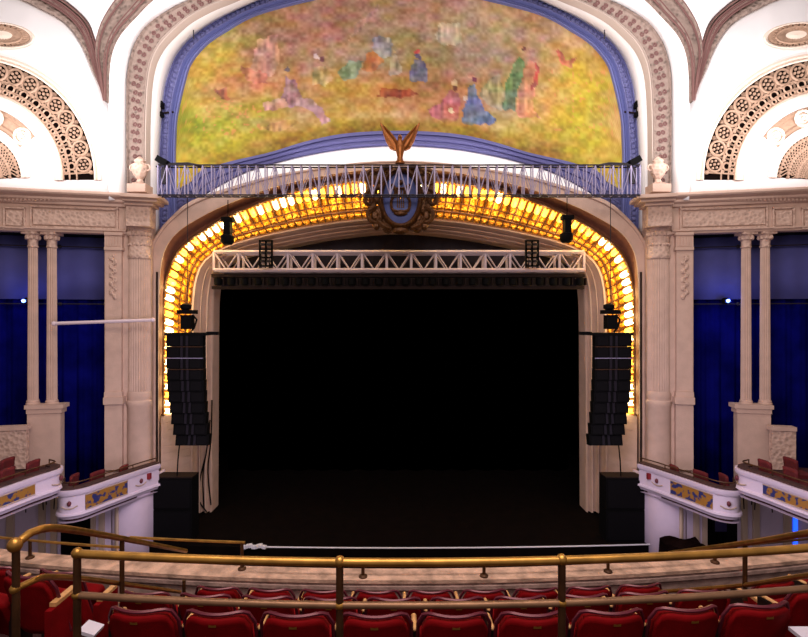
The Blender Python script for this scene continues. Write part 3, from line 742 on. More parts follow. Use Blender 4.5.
# ---------------------------------------------------------------- trusses
def truss(name, lab, px0, px1, pyt, pyb, Y, dep, nb, chord, web, cr, wr, x_web):
    a, b = P(px0, pyt, Y), P(px1, pyb, Y)
    t = thing(name, lab, 'truss', ((a.x+b.x)/2, Y, b.z))
    for nm, z in (('top_chord', a.z), ('bottom_chord', b.z)):
        q = MB()
        for y in (Y, Y+dep): q.tube([(a.x, y, z), (b.x, y, z)], cr, 6)
        q.build(nm, chord, t)
    q = MB(); st_ = (b.x-a.x)/nb
    for k in range(nb+1):
        x = a.x+k*st_
        for y in (Y, Y+dep): q.box((x, y, (a.z+b.z)/2), (wr*2.2, wr*2, a.z-b.z))
        for z in (a.z, b.z): q.tube([(x, Y, z), (x, Y+dep, z)], wr, 5)
        if k < nb:
            for y in (Y, Y+dep):
                if x_web:
                    q.tube([(x, y, b.z), (x+st_/2, y, a.z)] if False else [(x, y, a.z), (x+st_/2, y, b.z), (x+st_, y, a.z)], wr, 5)
                else:
                    q.tube([(x, y, a.z if k % 2 else b.z), (x+st_, y, b.z if k % 2 else a.z)], wr*.7, 5)
    q.build('web', web, t)
    return t
truss('flown_truss', 'long slim dark truss flown in front of the arch crest below the mural', 158, 640, 165, 195, 14.1, .22, 54, DSTEEL, LAV, .024, .015, False)
truss('stage_truss', 'pale box truss spanning the top of the stage opening', 214, 584, 252, 270, 16.2, .5, 15, STEEL, STEEL, .07, .035, True)
q = MB(); a, b = P(213, 270.5, 16.1), P(585, 273, 16.1)
# hoist cables of the flown truss
for k, px in enumerate((172, 290, 512, 627)):
    p = P(px, 165, 14.35); tag(MB().tube([p, p+Vector((0, 0, 3.4))], .012, 4).build('hoist_cable', DSTEEL), 'thin steel cable holding up the dark flown truss, number %s from the left' % ('one', 'two', 'three', 'four')[k], 'cable', 'hoist cables') if False else None
# lamp row under the stage truss
tr = P(399, 290, 16.5)
t = thing('lamp_batten', 'dark batten box running under the pale stage truss', 'lamp bar', (0, 16.5, P(0, 276, 16.5).z))
a, b = P(211, 274, 16.4), P(585, 277, 16.4)
MB().box2((a.x, 16.4, a.z), (b.x, 16.7, b.z)).build('rail', DARKB, t, smooth=False)
a, b = P(211, 286, 16.4), P(585, 289, 16.4)
MB().box2((a.x, 16.45, a.z), (b.x, 16.65, b.z)).build('lower_rail', DARKB, t, smooth=False)
l0 = None
for k in range(28):
    p = P(218+k*13.4, 281.5, 16.42)
    if l0 is None:
        l0 = thing('border_lamp', 'small black can lamp in the row under the stage truss', 'lamp', p, 'border lamps under the stage truss')
        MB().lathe([(.09, -.14), (.13, -.1), (.14, .1), (.07, .15)], p, 10).build('can', BLACK, l0)
        MB().box(p+Vector((.2, .05, 0)), (.03, .2, .24)).build('divider', DARKB, l0)
    else:
        c = copy_tree(l0); c.location = p
# grid-shaped black blinder frames and hung clusters
for px, lab in ((266, 'left'), (532, 'right')):
    p = P(px, 266, 16.0); t = thing('blinder_light', 'black grid-framed lamp unit on the %s part of the stage truss' % lab, 'lamp', p)
    q = MB()
    for x in (-.2, 0, .2): q.box(p+Vector((x, 0, .42)), (.05, .1, .86))
    for z in (0, .28, .56, .84): q.box(p+Vector((0, 0, z)), (.44, .1, .05))
    q.build('frame', BLACK, t, smooth=False)
    for x in (-.1, .1):
        for z in (.14, .42, .7): MB().lathe([(.07, -.02), (.085, .04), (.05, .06)], p+Vector((x, -.02, z)), 10).build('lamp_cell', DSTEEL, t)
for px, py, s in ((228, 216, 'left'), (567, 214, 'right')):
    p = P(px, py, 15.0); t = thing('hanging_projector', 'black lamp cluster hanging against the glowing arch at upper %s' % s, 'spotlight', p)
    q = MB(); q.tube([p+Vector((0, 0, .5)), p], .015, 5); q.build('cable', BLACK, t)
    q = MB(); q.box(p+Vector((0, 0, -.12)), (.36, .25, .14)); q.box(p+Vector((0, 0, -.42)), (.2, .25, .5)); q.build('body', BLACK, t)
    q = MB(); q.lathe([(.14, -.14), (.2, -.05), (.2, .12), (.1, .2)], p+Vector((-.02, 0, -.75)), 12); q.build('head', BLACK, t)
# lamps at the ends of the flown truss
for px, s in ((163, 'left'), (634, 'right')):
    p = P(px, 165, 14.2); t = thing('truss_spotlight', 'black spotlight clamped on the %s end of the dark flown truss' % s, 'spotlight', p)
    R = Matrix.Rotation(.5 if s == 'left' else -.5, 3, 'Y')
    MB().box(p+Vector((0, 0, .1)), (.34, .26, .18), R).build('head', BLACK, t)
    MB().tube([p+Vector((-.2, 0, -.05)), p+Vector((0, 0, .03)), p+Vector((.2, 0, -.05))], .03, 6).build('yoke', DSTEEL, t)
    e = 1 if s == 'left' else -1
    MB().tube([p+Vector((e*.1, 0, .03)), p+Vector((e*.7, .1, .08)), p+Vector((e*1.1, .1, 0))], .035, 6).build('cable_loop', DSTEEL, t)
    MB().lathe([(.08, -.5), (.1, -.3), (.1, -.1), (.05, 0)], p+Vector((e*.05, 0, -.05)), 10).build('barrel', DSTEEL, t)

# ---------------------------------------------------------------- cartouche and eagle
cc = P(400.5, 199, 14.75); 
t = thing('cartouche', 'ornate bronze-gold cartouche with a blue oval shield at the crest of the arch', 'cartouche', cc+Vector((0, 0, -1)))
sc = 14.75/F
q = MB(); aa = [2*PI*k/40 for k in range(40)]
def ell(rx, rz, y): return [cc+Vector((rx*sc*math.cos(a), y, rz*sc*math.sin(a))) for a in aa]
q.loft([ell(.5, .5, -.16), ell(8, 11, -.15), ell(15, 22, -.1), ell(18, 26, -.05), ell(18, 26, .1)], closed=True); q.build('shield', mat('shield_blue', (74, 84, 142), .6, vary=.2, vscale=4), t)
q = MB(); q.loft([ell(17, 25, -.02), ell(17.5, 25.5, -.18), ell(19.5, 28, -.24), ell(21.5, 30.5, -.18), ell(22.5, 32, 0), ell(22.5, 32, .5)], closed=True)
q.build('oval_frame', OLDGOLD, t)
q = MB()
for k in range(40):
    a = 2*PI*k/40; rr = 1.0+.12*math.sin(k*2.1); p = cc+Vector((27*rr*sc*math.cos(a), .03, 31*rr*sc*math.sin(a)))
    if abs(math.sin(a)) < .93: q.ball(p, .14+.05*math.sin(k*1.7), 7, 5, (1.1, .8, 1.1))
for e in (-1, 1):
    for pth, r in (([(20, 24), (28, 28), (34, 22), (31, 14), (26, 17)], .07), ([(24, 10), (33, 6), (35, -4), (29, -6), (28, 0)], .07), ([(24, -8), (32, -14), (30, -22), (23, -24), (22, -18)], .08), ([(10, -30), (18, -27), (24, -21)], .09), ([(8, 31), (16, 31), (24, 26)], .09)):
        c_ = spline(pth, 14); q.tube([cc+Vector((e*p.x*sc, -.08, p.y*sc)) for p in c_], r, 6)
    for k in range(6): q.ball(cc+Vector((e*(24+k*1.6)*sc, -.05, (-26+k*9)*sc)), .12, 6, 5, (1, .8, 1.5))
q.ball(cc+Vector((0, -.1, -32*sc)), .16, 8, 6, (1.6, .8, .8))
q.build('scrollwork', OLDGOLD, t)
q = MB()
for e in (-1, 1):
    c_ = spline([(2, -14), (8, -12), (9, -3), (5, 4), (6, 10), (9, 13)], 14); q.tube([cc+Vector((e*p.x*sc, -.17, p.y*sc)) for p in c_], .05, 6)
for x in (-3, -1, 1, 3): q.tube([cc+Vector((x*sc, -.16, -10*sc)), cc+Vector((x*sc, -.16, 9*sc))], .02, 5)
q.tube([cc+Vector((-8*sc, -.17, 9*sc)), cc+Vector((8*sc, -.17, 9*sc))], .04, 6); q.ball(cc+Vector((0, -.16, -15*sc)), .14, 8, 5, (1.6, .4, .7)); q.ball(cc+Vector((0, -.16, 15*sc)), .09, 8, 5)
q.build('lyre_emblem', OLDGOLD, t)

eb = P(400, 163.5, 14.72); k_ = 14.72/F
t = thing('eagle_statue', 'gilded eagle with raised wings standing on top of the cartouche', 'statue', eb)
q = MB(); 
prof = [(4.6, 0), (4.8, 1.5), (3.2, 3), (2.8, 6), (3.4, 9), (4.4, 13), (4.6, 17), (3.8, 20), (2.4, 23), (2.0, 24.5), (2.3, 26), (1.8, 28), (.6, 29)]
q.lathe([(r*k_, z*k_) for r, z in prof], eb, 14, 1, .8); 
q.tube([eb+Vector((0, -.05, 26*k_)), eb+Vector((0, -.13, 25.6*k_)), eb+Vector((0, -.16, 24.6*k_))], [.03, .022, .006], 6)
q.build('body', mat('bright_gilding', (136, 76, 24), .35, .6, vary=.3, vscale=12), t)
for e in (-1, 1):
    q = MB()
    def wing(pts, y, th, e=e):
        q.prism([eb+Vector((e*x*k_, y, z*k_)) for x, z in pts], (0, th, 0))
    wing([(2.5, 14), (5, 13), (10, 15), (14, 22), (17.5, 32), (19, 39.5), (15.5, 36), (10, 30), (6, 25), (3, 20)], 0, .07)
    for j in range(7):
        a0 = (4+j*1.0, 14+j*.6); a1 = (10+j*1.45, 20+j*3.1)
        q.tube([eb+Vector((e*a0[0]*k_, -.02, a0[1]*k_)), eb+Vector((e*a1[0]*k_, -.04, a1[1]*k_)), eb+Vector((e*(a1[0]+1)*k_, -.03, (a1[1]+2)*k_))], [.03, .04, .01], 5)
    q.tube([eb+Vector((e*x*k_, 0, z*k_)) for x, z in ((2.5, 19), (6, 25), (11, 31), (16, 36.5), (19, 40))], [.06, .055, .05, .035, .01], 6)
    q.build('wing', MATS['bright_gilding'], t)

# ---------------------------------------------------------------- line arrays and subwoofers
for s in (1, -1):
    sd = side(s); Y = 14.35
    p0 = P(188.5, 333, Y, s)
    t = thing('line_array', 'black curved line array of loudspeakers hanging on the %s of the stage' % sd, 'loudspeaker', p0)
    MB().box(p0+Vector((0, 0, -.03)), (1.2, .5, .08)).build('rigging_frame', BLACK, t, smooth=False)
    MB().box(p0+Vector((s*.72, 0, -.01)), (.34, .12, .1)).build('frame_arm', BLACK, t, smooth=False)
    cells = 10; z0, z1 = P(0, 335, Y).z, P(0, 447, Y).z; hh = (z0-z1)/cells
    ang = 0; y = 0; z = z0
    for k in range(cells):
        f = k/(cells-1); wd = 1.07-.08*max(0, f-.45)/.55; xo = s*(-.02+.13*f**3)
        R = Matrix.Rotation(-math.radians(1+9*f*f), 3, 'X')
        c = Vector((p0.x+xo, Y+.02+.22*f*f, z0-hh*(k+.5)))
        q = MB(); hb = hh*.485
        shp = [Vector((a*wd/2, b*.25, e*hb)) for a in (-1, 1) for b in (-1, 1) for e in (-1, 1)]
        q.add([c+R @ Vector((v.x*(1 if v.y < 0 else .8), v.y, v.z)) for v in shp], [(0,1,3,2),(4,6,7,5),(0,4,5,1),(2,3,7,6),(0,2,6,4),(1,5,7,3)])
        cb = q.build('speaker_cabinet', BLACK, t, smooth=False)
        for e in (-1, 1):
            MB().box(c+R @ Vector((e*wd*.3, -.262, 0)), (wd*.3, .02, hb*1.6), R).build('grille', BLACKG, cb, smooth=False)
            MB().box(c+R @ Vector((e*.08, -.262, 0)), (.07, .02, hb*1.8), R).build('horn_flare', mat('grey_purple_flare', (24, 19, 28), .6, spec=.2), cb, smooth=False)
        if k in (0, 1, 2):
            MB().box(c+R @ Vector((0, -.24, -hb-.015)), (wd*1.02, .03, .02), R).build('seam_plate', LAV if k == 1 else BRASSD, cb, smooth=False)
    m0 = P(187.5, 318, Y, s)
    t2 = thing('chain_hoist', 'black chain hoist motor above the %s line array' % sd, 'hoist', m0+Vector((0, 0, -.35)))
    q = MB(); q.box(m0+Vector((0, 0, -.12)), (.3, .28, .42)); q.box(m0+Vector((0, 0, .18)), (.5, .3, .12)); q.lathe([(.1, 0), (.16, .05), (.16, .15), (.05, .2)], m0+Vector((-.05, 0, .24)), 10); q.build('motor', BLACK, t2)
    q = MB(); q.tube([m0+Vector((0, 0, .3)), m0+Vector((0, 0, 3.6))], .012, 4); q.build('chain', DSTEEL, t2)
    q = MB(); q.tube([m0+Vector((.15, 0, .1)), m0+Vector((.28, 0, -.05)), m0+Vector((.2, 0, -.3)), m0+Vector((.1, 0, -.42))], .03, 5); q.build('cable', BLACK, t2)
    # drop pipe to the sub
    q = MB(); q.tube([P(180, 440, Y+.22, s), P(178, 460, Y+.3, s), P(177, 479, 14.75, s)], .02, 5)
    tag(q.build('drop_cable', BLACK), 'thin cable from the %s line array down to the subwoofer' % sd, 'cable')
    # subs
    a = P(153, 478, 14.6, s); b = P(192, 541, 14.6, s); b.z = 0
    t3 = thing('subwoofer', 'big black subwoofer stack on the stage floor at the %s' % sd, 'loudspeaker', ((a.x+b.x)/2, 15.0, 0))
    xm = (a.x+b.x)/2; wd = abs(a.x-b.x); hh2 = a.z/2
    for k in range(2):
        cb = MB().box((xm, 14.85, hh2*(k+.5)), (wd, .5, hh2-.02)).build('cabinet', BLACK, t3, smooth=False)
        MB().box((xm, 14.59, hh2*(k+.5)), (wd*.92, .03, hh2*.86)).build('grille', BLACKG, cb, smooth=False)
    MB().box((xm, 14.85, a.z+.01), (wd, .5, .03)).build('top_edge', DARKB, t3, smooth=False)
# loose cables by the left jamb
for k, (pts, nm) in enumerate((([(210, 420), (207, 448), (203, 475), (204, 508)], 'outer'), ([(212, 400), (211, 440), (208, 470), (211, 505)], 'middle'), ([(206, 455), (200, 480), (199, 500), (207, 512)], 'lowest'))):
    c_ = spline(pts, 14); tag(MB().tube([P(p.x, p.y, 16.55) for p in c_], .025, 5).build('loose_cable', BLACK), '%s black cable hanging down the left jamb of the stage' % nm, 'cable')

# stage lip strip and clutter
xs = np.linspace(-4.7, 7.75, 40)
q = MB(); q.tube([Vector((x, 14.16+.004*x*x, .03)) for x in xs], .022, 6); tag(q.build('stage_edge_strip', PALE), 'thin pale strip along the front edge of the dark stage', 'edge strip')
p = P(254, 547, 14.2); q = MB()
for k in range(7): q.box(p+Vector((-.3+k*.1, 0, .02*(k % 3))), (.13, .1, .08), Matrix.Rotation(k, 3, 'Z'))
tag(q.build('floor_microphone_box', PALE, smooth=False), 'small white clutter at the left end of the stage edge', 'equipment')
# dark covered case at right front of stage
p = P(683, 545, 12.9); p.z = -1.2
t = thing('covered_case', 'dark brown covered equipment heap on the floor below the right boxes', 'equipment case', p)
q = MB(); 
g = [[p+Vector((x*.45, y*.28, 0))+Vector((0, 0, (2.0 if i not in (0, 9) and j not in (0, 6) else 0)+.10*math.sin(i*1.0+j)+.05*math.cos(j*1.3+i))) for j, y in enumerate(np.linspace(-1.4, 1.4, 7))] for i, x in enumerate(np.linspace(-1.4, 1.4, 10))]
q.loft(g); q.build('cover', mat('dark_brown_cover', (20, 11, 10), .95, spec=0, vary=.5, vscale=4), t)

# ---------------------------------------------------------------- side boxes
RB = []   # (chair positions)
def offs(path, d):
    out = []
    for i, p in enumerate(path):
        t_ = path[min(i+1, len(path)-1)]-path[max(i-1, 0)]; t_.normalize(); out.append(p+d*Vector((t_.y, -t_.x, 0)))
    return out
def sweep(mb, path, prof, caps=True):
    cur = [[q+Vector((0, 0, z)) for q in offs(path, d)] for d, z in prof]
    mb.loft(cur, ring=True)
    m = len(path); R = len(prof); b = len(mb.v)-m*R
    mb.f.append([b+i*m for i in range(R)]); mb.f.append([b+i*m+m-1 for i in range(R)][::-1])
    return mb
def opera_box(nm, plan, ztop, hh, panels, s, lab, floor_u, red=None):
    # plan: left-side (x,y) points from near end to stage end; outward = towards the house centre (+x)
    pts = [Vector((p.x, p.y, 0)) for p in spline(plan, 40)]
    t = thing('opera_box', lab, 'theatre box', (s*pts[20].x, pts[20].y, ztop-hh))
    mir = lambda mb: [setattr(v, 'x', v.x*s) for v in mb.v] and mb
    q = MB(); sweep(q, pts, [(-.12, ztop-hh), (-.02, ztop-hh-.02), (.02, ztop-hh+.06), (.06, ztop-hh+.08), (.05, ztop-hh+.13), (0, ztop-hh+.15), (0, ztop-.16), (.05, ztop-.14), (.08, ztop-.07), (.08, ztop), (-.16, ztop), (-.16, ztop-.05), (-.12, ztop-.06)])
    mir(q).build('parapet', LILAC, t)
    q = MB(); sweep(q, pts, [(-.2, ztop+.005), (-.2, ztop+.045), (.02, ztop+.045), (.02, ztop+.005)]); mir(q).build('armrest_pad', mat('worn_dark_pad', (70, 40, 36), .8, vary=.5, vscale=9), t)
    q = MB(); q.tube([p+Vector((0, 0, ztop+.16)) for p in offs(pts, -.1)], .018, 6)
    for k in (0, 10, 20, 30, 39): q.tube([offs(pts, -.1)[k]+Vector((0, 0, ztop)), offs(pts, -.1)[k]+Vector((0, 0, ztop+.16))], .014, 5)
    mir(q).build('handrail', BRASSD, t)
    i0, i1 = panels
    q = MB(); sweep(q, pts[i0:i1+1], [(-.01, ztop-hh+.18), (.02, ztop-hh+.18), (.02, ztop-.2), (-.01, ztop-.2)]); mir(q)
    pm = bpy.data.materials.get('painted_gold_panel')
    if pm is None:
        pm = mat('painted_gold_panel', (146, 100, 34), .6, vary=1, vscale=7, rgb2=(34, 40, 96), det=6)
        rp = [n_ for n_ in pm.node_tree.nodes if n_.type == 'VALTORGB'][0].color_ramp; rp.elements[0].position = .44; rp.elements[1].position = .48
    pn = q.build('painted_panel', pm, t)
    q = MB()
    for zz in (ztop-hh+.17, ztop-.19): q.tube([p+Vector((0, 0, zz)) for p in offs(pts[i0:i1+1], .025)], .014, 5)
    mir(q).build('panel_frame', TANP, pn)
    for k in (max(i0-4, 2), min(i1+5, 37)):
        c = offs(pts, .03)[k]+Vector((0, 0, ztop-hh/2+.03)); c.x *= s
        q = MB().ball(c, .07, 8, 6, (.7, .7, 1)); q.build('boss', mat('maroon_boss', (96, 34, 44), .6), t)
        q = MB(); 
        a = [offs(pts, .02)[min(max(k+d, 0), 39)]+Vector((0, 0, ztop-hh/2-.05-.06*(1-(d/2.)**2))) for d in (-2, -1, 0, 1, 2)]
        q.tube(a, .018, 5); mir(q).build('swag', TANP, t)
    if red is not None:
        c = offs(pts, .03)[red]+Vector((0, 0, ztop-.28)); c.x *= s; MB().box(c, (.1, .08, .17)).build('red_tile', REDLAC, t, smooth=False)
    # floor
    q = MB(); zf = ztop-hh+.02; back = [BL(u, 0, 0, 1) for u in np.linspace(floor_u[0], floor_u[1], 40)]
    back = [Vector((b.x, b.y, 0)) for b in back]; fr_ = offs(pts, -.12)
    q.loft([[p+Vector((0, 0, zf)) for p in fr_], [p+Vector((0, 0, zf)) for p in back], [p+Vector((0, 0, zf-.12)) for p in back], [p+Vector((0, 0, zf-.12)) for p in fr_]], ring=True)
    mir(q).build('box_floor', CARPET, t)
    q = MB(); q.loft([[p+Vector((0, 0, zf-.125)) for p in offs(pts, 0)], [p+Vector((0, 0, zf-.14)) for p in back]]); mir(q).build('soffit', LILAC2, t)
    return t, pts, zf
def chair0():
    t = thing('box_chair', '', 'chair', (0, 0, 0))
    MB().box((0, 0, .44), (.44, .42, .09)).build('seat', REDD, t)
    g = [[Vector((x, .2+.04*(abs(z-.5)/.4)-.05*(1-(x/.22)**2), z)) for x in np.linspace(-.22, .22, 7)] for z in (.46, .55, .66, .76, .83)]
    q = MB().loft(g); q.build('backrest', REDD, t, solid=.06)
    for a in (-1, 1):
        for b in (-1, 1): MB().tube([(a*.19, b*.17, .42), (a*.2, b*.19, 0)], [.022, .014], 6).build('leg', IRON, t)
    return t
CH = chair0()
used = [False]
def put_chair(x, y, z, rz, lab, grp):
    c = CH if not used[0] else copy_tree(CH); used[0] = True
    c.location = (x, y, z); c.rotation_euler = (0, 0, rz); c['label'] = lab; c['group'] = grp; return c

planB = [(-9.0, 12.75), (-8.8, 12.4), (-8.55, 12.3), (-8.22, 12.5), (-7.95, 13.15), (-7.68, 13.78), (-7.50, 14.2), (-7.30, 14.6)]
planA = [(-10.6, 7.8), (-10.1, 8.4), (-9.6, 9.2), (-9.25, 9.9), (-8.98, 10.75), (-8.82, 11.57), (-8.66, 12.1), (-8.72, 12.34), (-9.0, 12.5)]
planB_ = planB; 
for s in (1, -1):
    sd = side(s)
    ztB = H-4.41; ztA = H-3.81
    tB, ptB, zfB = opera_box('b', planB, ztB, .74, (13, 27), s, 'curved lilac-lit white theatre box with painted gold panel on the %s, nearest the stage' % sd, (.5, -1.0), red=35)
    tA, ptA, zfA = opera_box('a', planA, ztA, .60, (18, 31), s, 'curved lilac-lit white theatre box on the %s, higher and farther from the stage' % sd, (8.2, 1.75))
    # steps of box floor B up to the wall: chairs
    spots = [(-9.1, 13.1, -.5, ''), (-8.65, 13.5, -.95, ''), (-8.2, 13.9, -.6, ''), (-9.75, 12.9, -.2, '')]
    for k, (x, y, rz, w_) in enumerate(spots):
        put_chair(s*x, y, zfB+.02, s*(rz-.9) if True else 0, 'red box chair in the %s theatre box nearest the stage, %s' % (sd, ('at its middle', 'towards the stage', 'at the stage end', 'at its back end')[k]), 'red chairs in the %s lower box' % sd)
    spots = [(-9.3, 11.9), (-9.45, 11.3), (-9.55, 10.7), (-10.1, 12.1), (-10.3, 11.4)]
    for k, (x, y) in enumerate(spots):
        put_chair(s*x, y, zfA+.02, s*(-1.5), 'red box chair in the %s upper box, %s' % (sd, ('first in front row', 'middle of front row', 'last in front row', 'first in back row', 'last in back row')[k]), 'red chairs in the %s upper box' % sd)
    # raised low wall behind box A
    t = thing('box_partition', 'low pale carved partition wall behind the %s upper box' % sd, 'partition', Bp(12, 445, .5, s))
    q = MB(); bbox(q, 26, -20 if s > 0 else 2, 431, 470, .3, .45, s); q.build('panel', CREAM2, t, smooth=False)
    q = MB(); bbox(q, 27, -21 if s > 0 else 1, 427, 431, .25, .5, s); q.build('coping', CREAM, t, smooth=False)
    # wall under the boxes
    q = MB(); zt = zfB-.05
    def up_(px, Y=13.95): return s*(px-CX)/F*Y
    door = (57, 92)
    zd = P(0, 512, 13.95).z
    zdt = zt
    for a, b in ((-30, door[0]), (door[1], 112)):
        q.box2((up_(a), 13.95, -1.2), (up_(b), 14.1, zt+.55 if b < 60 else zt))
    ww = q.build('wall_'+sd+'_lower', LILAC2, smooth=False); struct(ww, 'lilac wall under the %s boxes' % sd)
    q = MB()
    crv = [Vector((up_(112), 13.95, 0)), Vector((s*-8.05, 13.9, 0)), Vector((s*-7.75, 14.05, 0)), Vector((s*-7.55, 14.35, 0)), Vector((s*-7.42, 15.2, 0))]
    cs = spline([tuple(v) for v in crv], 20)
    q.loft([[p+Vector((0, 0, z_)) for p in cs] for z_ in (-1.2, ztB-.35)]); struct(q.build('wall_'+sd+'_curved', LILAC2, solid=.05), 'curved lilac wall under the box next to the stage')
    q = MB()
    for i0_ in (2, 6, 11, 15): q.loft([[cs[i0_+d]+Vector((-s*.05, -.04, z_)) for d in (0, 1)] for z_ in (-1.2, ztB-.8)])
    struct(q.build('trim_17', TANP, solid=.03), 'tan strips on the curved wall')
    q = MB()
    for a, b in ((8, 15), (40, 46), (52, 57), (92, 96), (100, 105), (116, 120)):
        q.box2((up_(a), 13.88, -1.2), (up_(b), 13.97, zt-.02))
    struct(q.build('trim_16', TANP, smooth=False), 'tan pilaster strips under the boxes')
    dt = MB(); dt.box2((up_(door[0]), 14.9, -1.2), (up_(door[1]), 15.0, zt)); dt.box2((up_(door[0]), 14.1, -1.2), (up_(door[0]-.5), 14.9, zt)); dt.box2((up_(door[1]), 14.1, -1.2), (up_(door[1]+.5), 14.9, zt))
    struct(dt.build('door_%d' % (1 if s > 0 else 2), BLACK, smooth=False), 'dark doorway under the %s box' % sd)
# doorway edge lit blue at right, made to glow itself, dim screen in the right doorway
p = P(795.5, 528, 13.90); q = MB().box(p, (.09, .06, 1.2))
tag(q.build('blue_lit_door_edge', mat('blue_lit_edge', (40, 90, 255), .4, emit=(30, 90, 255), estr=1.6), smooth=False), 'vertical doorway edge lit blue under the right upper box', 'light')
p = P(723, 524, 14.6); t = thing('monitor', 'dim lilac screen inside the dark doorway under the right box', 'screen', p+Vector((0, 0, -.3)))
MB().box(p, (.62, .08, .5)).build('bezel', BLACK, t); MB().box(p+Vector((0, -.045, 0)), (.54, .01, .42)).build('screen', mat('dim_screen', (44, 38, 70), .3), t)
MB().tube([p+Vector((0, .1, -.25)), p+Vector((0, .1, -1.2)), Vector((p.x, p.y+.1, -1.2))], .03, 6).build('stand', BLACK, t)

# ---------------------------------------------------------------- balcony: treads, parapet, seats, rails
def YC(x, y0, k=.0185): return y0+k*x*x
rows_ = [(4.8, H-2.73), (4.04, H-2.36), (3.14, H-1.94)]
floors = [(5.45, 4.42, H-3.60), (4.42, 3.52, H-3.24), (3.52, 2.62, H-2.82), (2.62, 1.2, H-2.40)]
q = MB(); xs = np.linspace(-9.5, 9.5, 60); cur = []
for a, b, z in floors:
    cur.append([Vector((x, YC(x, a), z)) for x in xs]); cur.append([Vector((x, YC(x, b), z)) for x in xs])
cur.append([Vector((x, 1.2, H-1.75)) for x in xs]); cur.append([Vector((x, -1.5, H-1.75)) for x in xs])
q.loft(cur); struct(q.build('floor_balcony', CARPET, smooth=False, solid=.03), 'stepped dark red balcony floor')
par = thing('balcony_parapet', 'worn curved plaster parapet in front of the first balcony row', 'parapet', (0, 5.6, H-3.6))
zp = H-2.99
path = [Vector((x, YC(x, 5.6), 0)) for x in np.linspace(-9.5, 9.5, 80)]
def sw(prof, m, nm):
    q = MB(); q.loft([[p+Vector((0, d, z)) for p in path] for d, z in prof], ring=True); return q.build(nm, m, par)
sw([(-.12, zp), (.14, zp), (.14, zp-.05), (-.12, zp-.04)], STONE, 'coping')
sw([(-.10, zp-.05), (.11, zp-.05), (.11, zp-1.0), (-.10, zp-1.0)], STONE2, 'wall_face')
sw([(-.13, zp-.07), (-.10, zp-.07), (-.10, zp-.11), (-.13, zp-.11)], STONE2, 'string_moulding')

# seat: faces +Y (towards the stage)
def make_seat():
    t = thing('theatre_seat', '', 'theatre seat', (0, 0, 0))
    W_, Hb = .485, .50; z0 = .36
    def grid(yoff, inset=0, ztop_off=0):
        g = []
        for v in np.linspace(0, 1, 12):
            row = []
            for u in np.linspace(-1, 1, 15):
                rc = .10; x = u*(W_/2-inset); z = z0+inset+v*(Hb-2*inset)+ztop_off
                # rounded upper corners
                zt_ = z0+Hb-inset; ax = abs(x)-(W_/2-inset-rc)
                if ax > 0: zmax = zt_-rc+math.sqrt(max(rc*rc-ax*ax, 0))
                else: zmax = zt_
                z = z0+inset+(zmax-z0-inset)*v
                y = .10*(x/(W_/2))**2*1.0-.12*v+yoff
                row.append(Vector((x, y, z)))
            g.append(row)
        return g
    b = MB(); b.loft(grid(-.012, .022)); back = b.build('back_panel', RED, t, solid=.03)
    f = MB(); f.loft(grid(.03, .03)); f.build('back_cushion', RED, t, solid=.05)
    g = grid(0); edge = [r[0] for r in g]+g[-1][1:-1]+[r[-1] for r in reversed(g)]
    e = MB(); e.tube(edge, .013, 6); e.build('frame_trim', PLUM, t)
    c = MB(); c.box((0, .26, .40), (.44, .12, .36), Matrix.Rotation(.35, 3, 'X')); cu = c.build('seat_cushion', RED, t)
    bv = cu.modifiers.new('bevel', 'BEVEL'); bv.width = .03; bv.segments = 2
    for a in (-1,):
        st_ = MB(); st_.box((a*.262, .10, .34), (.03, .17, .68)); st_.build('standard', IRON, t, smooth=False)
        ar = MB(); ar.box((a*.262, .09, .70), (.035, .18, .025)); arm = ar.build('armrest', WOOD, t); bb = arm.modifiers.new('bevel', 'BEVEL'); bb.width = .01
    p = MB(); p.box((.0, -.135, .80), (.05, .006, .022)); p.build('number_plate', BRASS, t, smooth=False)
    return t
SEAT = make_seat(); su = [False]
def put_seat(x, y, zf, rz, lab, grp):
    c = SEAT if not su[0] else copy_tree(SEAT); su[0] = True
    c.location = (x, y, zf); c.rotation_euler = (0, 0, rz); c['label'] = lab; c['group'] = grp; return c
def xat(px, y0):
    x = (px-CX)/F*y0
    for _ in range(6): x = (px-CX)/F*YC(x, y0)
    return x
ordn = ['first', 'second', 'third', 'fourth', 'fifth', 'sixth', 'seventh', 'eighth', 'ninth', 'tenth', 'eleventh', 'twelfth', 'thirteenth', 'fourteenth']
rown = ['front row behind the parapet', 'middle row', 'nearest row']
for r, (y0, zt) in enumerate(rows_):
    pxs = [(190, 668), (112, 735), (100, 800)][r]
    x0, x1 = xat(pxs[0], y0), xat(pxs[1], y0); nn = round((x1-x0)/.535); st_ = (x1-x0)/nn
    for k in range(nn):
        x = x0+(k+.5)*st_; y = YC(x, y0)+.10
        put_seat(x, y, zt-.865, math.atan(2*.0185*x), 'red velvet theatre seat in the %s, %s from the left aisle' % (rown[r], ordn[k]), 'red seats in the %s' % rown[r])
# left block beyond the aisle, right block
for k, (px, Y_, rz, z_, lab) in enumerate([(34, 3.75, -.25, H-2.82, 'left aisle seat of the left block, close behind the brass post'), (-38, 3.7, -.3, H-2.82, 'seat at the left frame edge beside the left aisle seat'),
        (64, 4.6, -.2, H-3.24, 'left block seat one row down at the aisle'), (2, 4.7, -.22, H-3.24, 'left block seat one row down, second from the aisle'), (-50, 4.75, -.25, H-3.24, 'left block seat one row down at the frame edge'),
        (770, 4.75, .22, H-3.40, 'right block front seat beside the right aisle'), (826, 4.95, .25, H-3.40, 'right block front seat at the right frame edge'),
        (806, 3.9, .25, H-3.00, 'right block second row seat at the frame edge')]):
    put_seat((px-CX)/F*Y_, Y_, z_, rz, 'red velvet '+lab, 'red seats beyond the aisles')
